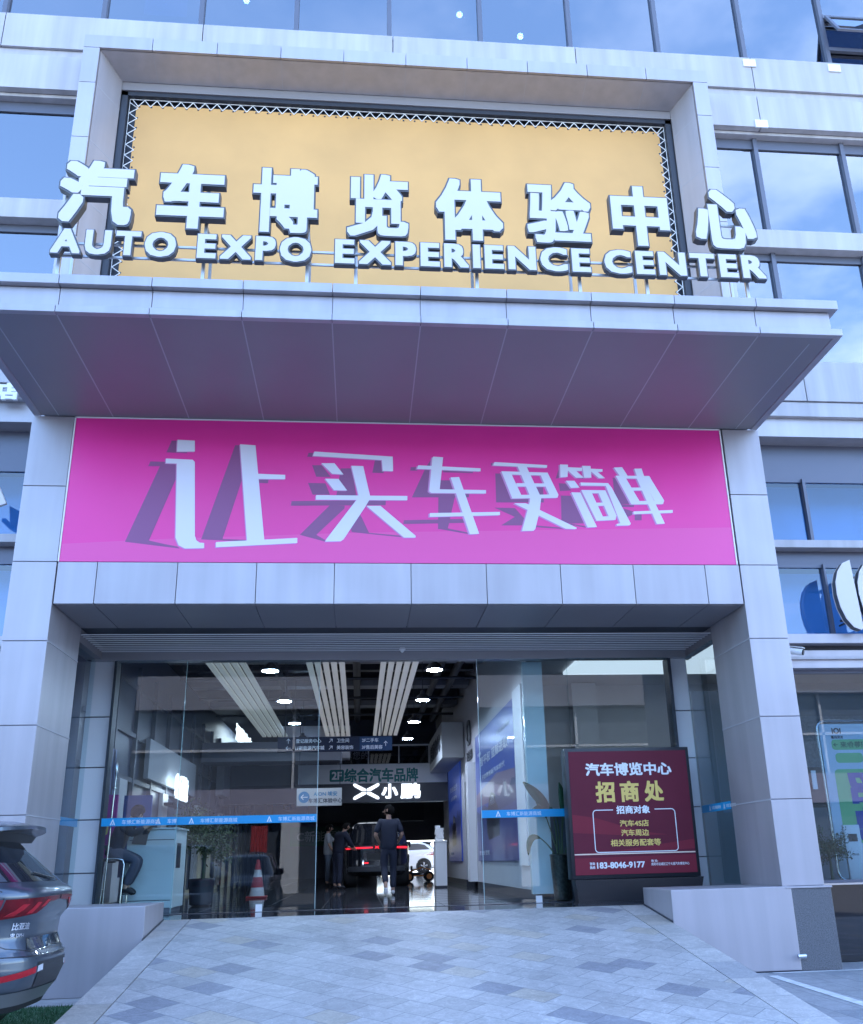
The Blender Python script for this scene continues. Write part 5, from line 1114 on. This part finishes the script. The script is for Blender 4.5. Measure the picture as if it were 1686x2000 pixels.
for (a, b_, c_, l1, l2, w) in (((-.05, 0, .62), (-.02, .02, 1.1), (-.10, .02, 1.28), (-.30, 0, 1.52), (-.53, -.02, 1.74), .085), ((.02, 0, .62), (.05, 0, 1.2), (.12, 0, 1.33), (.30, .02, 1.62), (.42, .03, 1.58), .08), ((-.06, 0, .62), (-.18, 0, .82), (-.30, -.02, .90), (-.50, -.02, 1.0), (-.50, -.03, .66), .05),
                          ((0, .02, .62), (.02, .05, 1.2), (-.05, .06, 1.30), (-.25, .05, 1.42), (-.44, .03, 1.26), .06), ((.06, 0, .62), (.16, .02, 1.0), (.24, .02, 1.12), (.42, 0, 1.36), (.52, 0, 1.22), .06), ((.03, -.02, .62), (.02, -.05, .95), (.05, -.06, 1.2), (.08, -.08, 1.5), (.02, -.10, 1.72), .055), ((-.02, .03, .62), (-.1, .1, 1.0), (-.16, .14, 1.2), (-.26, .2, 1.45), (-.3, .2, 1.6), .06)):
    sq.tube(curve(a, b_, c_, 7), [.014, .013, .012, .011, .010, .009, .008], 6); leaf(curve(c_, l1, l2, 10), w)
sq.build('stem', STEM, t, smooth=True)
def shrub(name, label, loc, h, trunk_r, cr, cz, nleaf, leafsize, m, seed, cat='plant', pot=None, group=None):
    t = thing(name, label, cat, loc, 0, group); rg = random.Random(seed); q = MB(); ends = []
    q.tube([(0, 0, 0), (.03*h*.3, .0, cz*.5), (0, .02, cz)], [trunk_r, trunk_r*.8, trunk_r*.55], 8)
    for i in range(16):
        a = rg.uniform(0, 6.28); e = rg.uniform(-.25, 1.2); L_ = cr*rg.uniform(.55, 1.05)
        p = Vector((0, 0, cz*rg.uniform(.62, 1))); d = Vector((math.cos(a)*math.cos(e), math.sin(a)*math.cos(e), math.sin(e)*1.05)); mid = p+d*L_*.5+Vector((rg.uniform(-.1, .1), rg.uniform(-.1, .1), .06))*cr; en = p+d*L_
        q.tube([p, mid, en], [trunk_r*.4, trunk_r*.25, trunk_r*.1], 5); ends += [mid, en, (mid+en)/2]
    q.build('trunk', STEM if pot else mat('bark', (0.10, 0.075, 0.055), 0.9, var=.3, vs=14), t, smooth=True)
    f = MB()
    for i in range(nleaf):
        c = rg.choice(ends)+Vector((rg.gauss(0, .16), rg.gauss(0, .16), rg.gauss(0, .14)))*cr
        n_ = Vector((rg.gauss(0, 1), rg.gauss(0, 1), rg.gauss(.5, 1))).normalized(); u_ = n_.orthogonal().normalized(); u_.rotate(Matrix.Rotation(rg.uniform(0, 6.28), 3, n_)); v_ = n_.cross(u_); s_ = leafsize*rg.uniform(.6, 1.2)
        f.quad(c-u_*s_, c-v_*s_*.42, c+u_*s_, c+v_*s_*.42)
    f.build('crown', m, t)
    return t
# inside the right shop window
FOL1 = mat('sapling leaf', (0.09, 0.15, 0.085), 0.6, var=0.5, vs=5); FOL2 = mat('street tree leaf', (0.075, 0.10, 0.04), 0.6, var=0.5, vs=4)
shrub('potted_sapling', 'small feathery green sapling inside the right shop window', (5.78, 1.05, .98), .9, .022, .30, .42, 1500, .022, FOL1, 4, pot=True)
t = thing('poster_board', 'tall green and blue recruitment poster behind the right shop window, lettering reversed', 'poster', (6.62, 1.35, .96))
q = MB(); q.box(-.56, .56, 0, .03, 0.02, 2.16); q.build('board', mat('pale poster', (0.60, 0.70, 0.80), 0.5), t)
q = MB()
for pts in (rrect(1.18, 2.22, .14, 6, 0, 1.10),):
    for a, b in zip(pts, pts[1:]+pts[:1]): q.tube([(a[0], .015, a[1]), (b[0], .015, b[1])], .018, 8)
q.build('tube_frame', STEEL, t)
GP = mat('green print', (0.22, 0.58, 0.24), 0.5); BP = mat('blue print', (0.02, 0.07, 0.36), 0.5)
def pl(name, polys, m, k): vs, fs = poly_fill(polys); g = MB(); flat_to_mesh(g, vs, fs, (0, -.001-k*.0012, 0), EX, EZ, .001); g.build(name, m, t)
pl('printed_bubbles', [rrect(.60, .15, .05, 4, -.10, 1.86), rrect(.42, .14, .05, 4, -.16, 1.67), rrect(.92, 1.02, .06, 4, .04, 1.0)], GP, 0)
text('lettering', '职等你来', mat('dark green print', (0.03, 0.14, 0.08), 0.5), (-.06, -.0035, 1.86), EX, EZ, fit=(.42, .09), bold=.02, depth=.001, parent=t, mirror=True)
text('lettering', '←', mat('dark green print', (0, 0, 0)), (-.34, -.0035, 1.86), EX, EZ, fit=(.07, .05), bold=.02, depth=.001, parent=t, mirror=False)
text('lettering', '招聘', BP, (.05, -.0035, 1.0), EZ*(-1), EX, fit=(.95, .60), bold=.04, depth=.001, parent=t, mirror=True) if False else None
text('character', '招', BP, (.08, -.0035, 1.25), EX, EZ, fit=(.62, .46), bold=.045, depth=.001, parent=t, mirror=True); text('character', '聘', BP, (.08, -.0035, .74), EX, EZ, fit=(.62, .46), bold=.04, depth=.001, parent=t, mirror=True)
text('lettering', 'IOI', mat('sign black', (0, 0, 0)), (-.30, -.0035, 2.06), EX, EZ, h=.085, bold=.03, depth=.001, parent=t); text('lettering', '长安启源', mat('sign black', (0, 0, 0)), (-.30, -.0035, 1.97), EX, EZ, h=.045, bold=.02, depth=.001, parent=t, mirror=True)
for i in range(4): text('lettering', '招贤纳士', BP, (.1, -.0035, .36-i*.08), EX, EZ, fit=(.5, .04), bold=.01, depth=.001, parent=t, mirror=True)
MB().box(-.3, .3, .05, .4, -.0, .02).build('foot', STEEL, t)
t = thing('info_totem', 'white information stand with a small dark screen behind the right shop glass', 'stand', (6.18, 1.08, .97))
q = MB(); q.box(-.12, .12, 0, .05, 0, .72, .012); q.build('panel', WHITE, t, smooth=True); MB().box(-.065, .065, -.003, 0, .50, .60).build('screen', DARK, t); text('lettering', '欢迎光临', mat('sign black', (0, 0, 0)), (0, -.003, .33), EX, EZ, fit=(.1, .03), depth=.001, parent=t)
t = thing('window_lettering', 'partial white shop lettering with a smaller character hung behind the right shop window', 'sign', (5.62, 1.25, 2.1))
text('letter', 'U', WHITE, (-.06, 0, .22), EX, EZ, fit=(.24, .26), bold=.05, depth=.02, parent=t); text('letter', 'I', WHITE, (.20, 0, .22), EX, EZ, fit=(.07, .26), bold=.0, depth=.02, parent=t); text('character', '完', WHITE, (-.06, 0, -.06), EX, EZ, h=.14, bold=.03, depth=.02, parent=t)
MB().box(-.3, .35, .025, .035, -.16, .40).build('board', mat('board black', (0.02, 0.022, 0.03), 0.4), t)
rr2 = MB(); rr2.box(5.0, 11.4, 3.6, 3.7, .4, 4.0); rro2 = rr2.build('shop_back_wall', mat('shop wall', (0.24, 0.25, 0.28), 0.7), B)
MB().box(4.65, 11.4, .75, 3.7, .35, .45).build('shop_floor', mat('shop floor', (.2, .2, .21), .4), B); MB().box(6.3, 8.8, 3.55, 3.6, 2.6, 3.55).build('textured_panel', mat('rough cast', (0.34, 0.35, 0.38), 0.9, var=.25, vs=30, bump=1.0, bs=60), rro2)
# ------------------------------------------------------------------ signs on the facade either side
t = thing('curved_logo_sign', 'pair of white curved segment logo letters with dark returns on the right shop band', 'sign', (6.19, .2, 4.27))
def seg(x, m):
    q = MB(); pts = [(.10, 1.03), (-.02, .98), (-.11, .86), (-.165, .70), (-.175, .52), (-.15, .33), (-.09, .16), (.0, .04), (.10, .0), (.14, .02)]
    q.prism([(x+a, .0, b) for a, b in pts], (0, .012, 0)); o = q.build('letter', m, t)
    MB().prism([(x+a, .115, b) for a, b in pts], (0, .012, 0)).build('back_plate', LFACE, o)
    q = MB(); q.prism([(x+a+.004, .013, b) for a, b in pts], (0, .10, 0)); q.build('return', LSIDE, o); return o
seg(.04, LFACE)
q = MB(); mirr = [(.10, 1.03), (.22, .98), (.31, .86), (.365, .70), (.375, .52), (.35, .33), (.29, .16), (.2, .04), (.10, .0)]; 
o = seg(.37, LFACE); o2 = MB(); o2.prism([(.62+a, .0, b) for a, b in mirr], (0, .012, 0)); o2.build('letter', LFACE, t)
q.box(-.05, .8, .17, .20, .16, .19); q.box(-.05, .8, .17, .20, .80, .83)
for x in (.1, .5): q.box(x-.012, x+.012, .19, .50, .165, .185); q.box(x-.012, x+.012, .19, .50, .805, .825)
q.build('rail', DARK, t)
t = thing('shop_sign', 'white raised shop character on the white band left of the canopy', 'sign', (-5.62, .5, 7.72))
text('character', '店', WHITE, (-.06, -.06, .09), EX, EZ, fit=(.32, .27), bold=.05, depth=.05, parent=t); text('character', '车', WHITE, (-.48, -.06, .09), EX, EZ, fit=(.32, .27), bold=.05, depth=.05, parent=t)
q = MB(); q.box(-.66, .12, -.012, 0, .08, .10); q.build('rail', WHITE, t)
t = thing('facade_emblem', 'white angular emblem piece on the blue window left of the column', 'sign', (-5.62, .40, 6.15))
q = MB(); q.prism([(-.25, -.02, .35), (.02, -.02, .20), (.145, -.02, -.05), (-.02, -.02, -.12), (-.2, -.02, -.02)], (0, .05, 0)); q.build('face', LFACE, t); q = MB(); q.box(-.2, -.15, .03, .36, -.02, .03); q.build('bracket', DARK, t)
t = thing('security_camera', 'white bullet security camera on the right column under the shop ledge', 'camera', (5.16, .35, 3.98))
q = MB(); b = q.bm; q.tube([(.06, 0, .04), (.25, -.16, -.03)], .045, 16); q.build('housing', WHITE, t, smooth=True); q = MB(); q.tube([(.25, -.16, -.03), (.262, -.17, -.034)], .038, 16); q.build('lens', BLACK, t); q = MB(); q.box(0, .015, -.06, .06, -.06, .06); q.tube([(.01, 0, 0), (.08, -.02, .03)], .018, 8); q.build('bracket', WHITE, t)
q = MB(); q.prism([(.07, -.05, .085), (.15, .02, .085), (.31, -.13, .03), (.235, -.20, .03)], (0, 0, .008)); q.build('hood', WHITE, t)

# ------------------------------------------------------------------ outside the rear gateway, and across the lane (mirrored in the glass)
t = thing('toy_buggy', 'orange and black pedal buggy in the daylight at the far end of the hall', 'buggy', (1.25, 20.0, ZF))
OR = mat('orange frame', (0.65, 0.22, 0.04), 0.4)
q = MB(); q.tube([(-.35, -.2, .18), (.30, -.2, .18), (.42, -.2, .34), (.10, -.2, .42), (-.30, -.2, .30), (-.35, -.2, .18)], .02, 8); q.tube([(-.35, .2, .18), (.30, .2, .18), (.42, .2, .34), (.10, .2, .42), (-.30, .2, .30)], .02, 8); q.box(-.3, .3, -.2, .2, .16, .19); q.build('frame', OR, t, smooth=True)
q = MB(); q.box(-.2, .05, -.15, .15, .2, .28, .02); q.box(-.26, -.2, -.15, .15, .24, .48, .02); q.build('seat', BLACK, t, smooth=True); q = MB(); q.tube([(.15, 0, .25), (.05, 0, .52)], .012, 6); q.lathe([(.11, -.01), (.12, 0), (.11, .01)], (.05, 0, .53), 18); q.build('steering_wheel', BLACK, t)
for x in (-.32, .32):
    for y in (-.26, .26):
        w = MB(); w.lathe([(.07, -.05), (.14, -.05), (.155, -.02), (.155, .02), (.14, .05), (.07, .05)], (x, y, .155), 24, 'Y'); w_ = w.build('wheel', TYRE, t, smooth=True); MB().lathe([(.075, -.052), (.085, -.055), (.085, .055), (.075, .052)], (x, y, .155), 20, 'Y').build('rim', OR, w_)
t = thing('traffic_cone', 'red and white traffic cone standing on the hall floor behind the left sliding door', 'cone', (-2.72, 8.6, ZF))
q = MB(); q.lathe([(.155, .04), (.128, .20)], (0, 0, 0), 28); q.lathe([(.092, .40), (.066, .54)], (0, 0, 0), 28); q.lathe([(.03, .73), (.04, .66), (.045, .66)], (0, 0, 0), 28); q.build('sleeve', mat('cone sleeve', (0.42, 0.43, 0.44), 0.6), t, smooth=True)
REDC = mat('cone red', (0.26, 0.015, 0.02), 0.6); q = MB(); q.lathe([(.128, .20), (.092, .40)], (0, 0, 0), 28); q.lathe([(.066, .54), (.03, .73), (.02, .735)], (0, 0, 0), 28); q.box(-.2, .2, -.2, .2, 0, .04, .012); q.build('body', REDC, t, smooth=True)
tb = shrub('stand_in_shrub', 'bushy yellow-green potted shrub added behind the left glass in place of a mirrored street tree', (-3.32, 5.3, ZF), 2.2, .03, .55, 1.25, 3000, .034, FOL2, 9, pot=True)  # added shrub standing in for the reflection of a street tree
q = MB(); q.lathe([(.14, 0), (.19, .03), (.22, .42), (.20, .44), (.18, .38)], (0, 0, 0), 24); q.build('pot', DARK, tb, smooth=True)
t = thing('opposite_building', 'long pale building with white piers across the lane, mirrored in the glass', 'building', (0, -33, 0))
q = MB(); q.box(-45, 45, -8, 0, 0.02, 10.5); q.build('wall', mat('opposite dark glazing', (0.05, 0.06, 0.08), 0.15), t)
q = MB(); q.box(-45, 45, .02, .5, 3.6, 5.0); q.build('fascia', mat('lilac fascia', (0.24, 0.22, 0.28), 0.6), t)
q = MB(); q.box(-45, 45, .02, .6, 9.0, 10.8); q.build('parapet', mat('opposite panel', (0.2, 0.2, 0.23), 0.6), t)
for i in range(7):
    x = -40.1+12*i; q = MB(); q.box(x-.45, x+.45, .02, .8, .02, 3.6); q.build('pier', mat('pier paint', (0.42, 0.42, 0.43), 0.6), t)
    q = MB(); q.box(x-.06, x+.06, .02, .2, 5.0, 9.0); q.box(x+2.9, x+3.02, .02, .2, 5.0, 9.0); q.build('mullion', mat('pier paint', (0, 0, 0)), t)
q = MB(); q.box(-45, 45, .02, .2, 6.9, 7.02); q.build('transom', mat('pier paint', (0, 0, 0)), t); q = MB(); q.box(-6.0, -5.2, .82, .9, .8, 3.2); q.build('red_banner', mat('red cloth', (0.22, 0.012, 0.02), 0.6), t)
# globe lamps and a poster inside the upper windows
for px_, py_, lab in ((481, 8, 'clear globe lamp behind the top windows, leftmost of three, above the letters'), (898, 36, 'clear globe lamp behind the top windows, middle of three'), (1017, 78, 'clear globe lamp behind the top windows, rightmost and lowest of three')):
    gp_ = at(px_, py_, Y=1.0); x, z = gp_.x, gp_.z-.1
    t = thing('globe_lamp', lab, 'lamp', (x, 1.0, z+.1), 0, 'globe lamps behind the top windows')
    q = MB(); bmesh.ops.create_uvsphere(q.bm, u_segments=24, v_segments=14, radius=.15); q.build('globe', glass('globe glass', (.85, .9, .95), 1.5, .4), t, smooth=True)
    q = MB(); bmesh.ops.create_uvsphere(q.bm, u_segments=16, v_segments=10, radius=.055); b_ = q.build('bulb', mat('bulb glow', (.9, .9, .9), .5, emit=(1, .98, .92), es=9), t, smooth=True); b_.location = (0, 0, .09); MB().tube([(0, 0, .14), (0, 0, 1.9)], .008, 6).build('cord', DARK, t)
t = thing('window_poster', 'pale violet poster behind the top left window, lettering reversed', 'poster', (-4.12, .68, 15.28))
MB().box(-.36, .36, 0, .01, 0, .75).build('sheet', mat('violet sheet', (0.55, 0.5, 0.7), .6, emit=(.35, .3, .6), es=.02), t); text('lettering', '购车补贴', FILM, (0, -.002, .42), EX, EZ, fit=(.6, .17), bold=.03, depth=.001, parent=t, mirror=True); text('lettering', '一台也是批发价', FILM, (0, -.002, .12), EX, EZ, fit=(.5, .06), bold=.01, depth=.001, parent=t, mirror=True)  # paper sheet given a slight glow in place of daylight

t = thing('motion_sensor', 'small white cone sensor hanging under the slatted ceiling over the open door', 'sensor', at(786, 1271, Y=2.44))
q = MB(); q.lathe([(.012, .07), (.055, .03), (.05, .012), (.012, -.03)], (0, 0, 0), 16); q.build('housing', WHITE, t, smooth=True); MB().tube([(0, 0, .07), (0, 0, .13)], .008, 6).build('stem', STEEL, t)
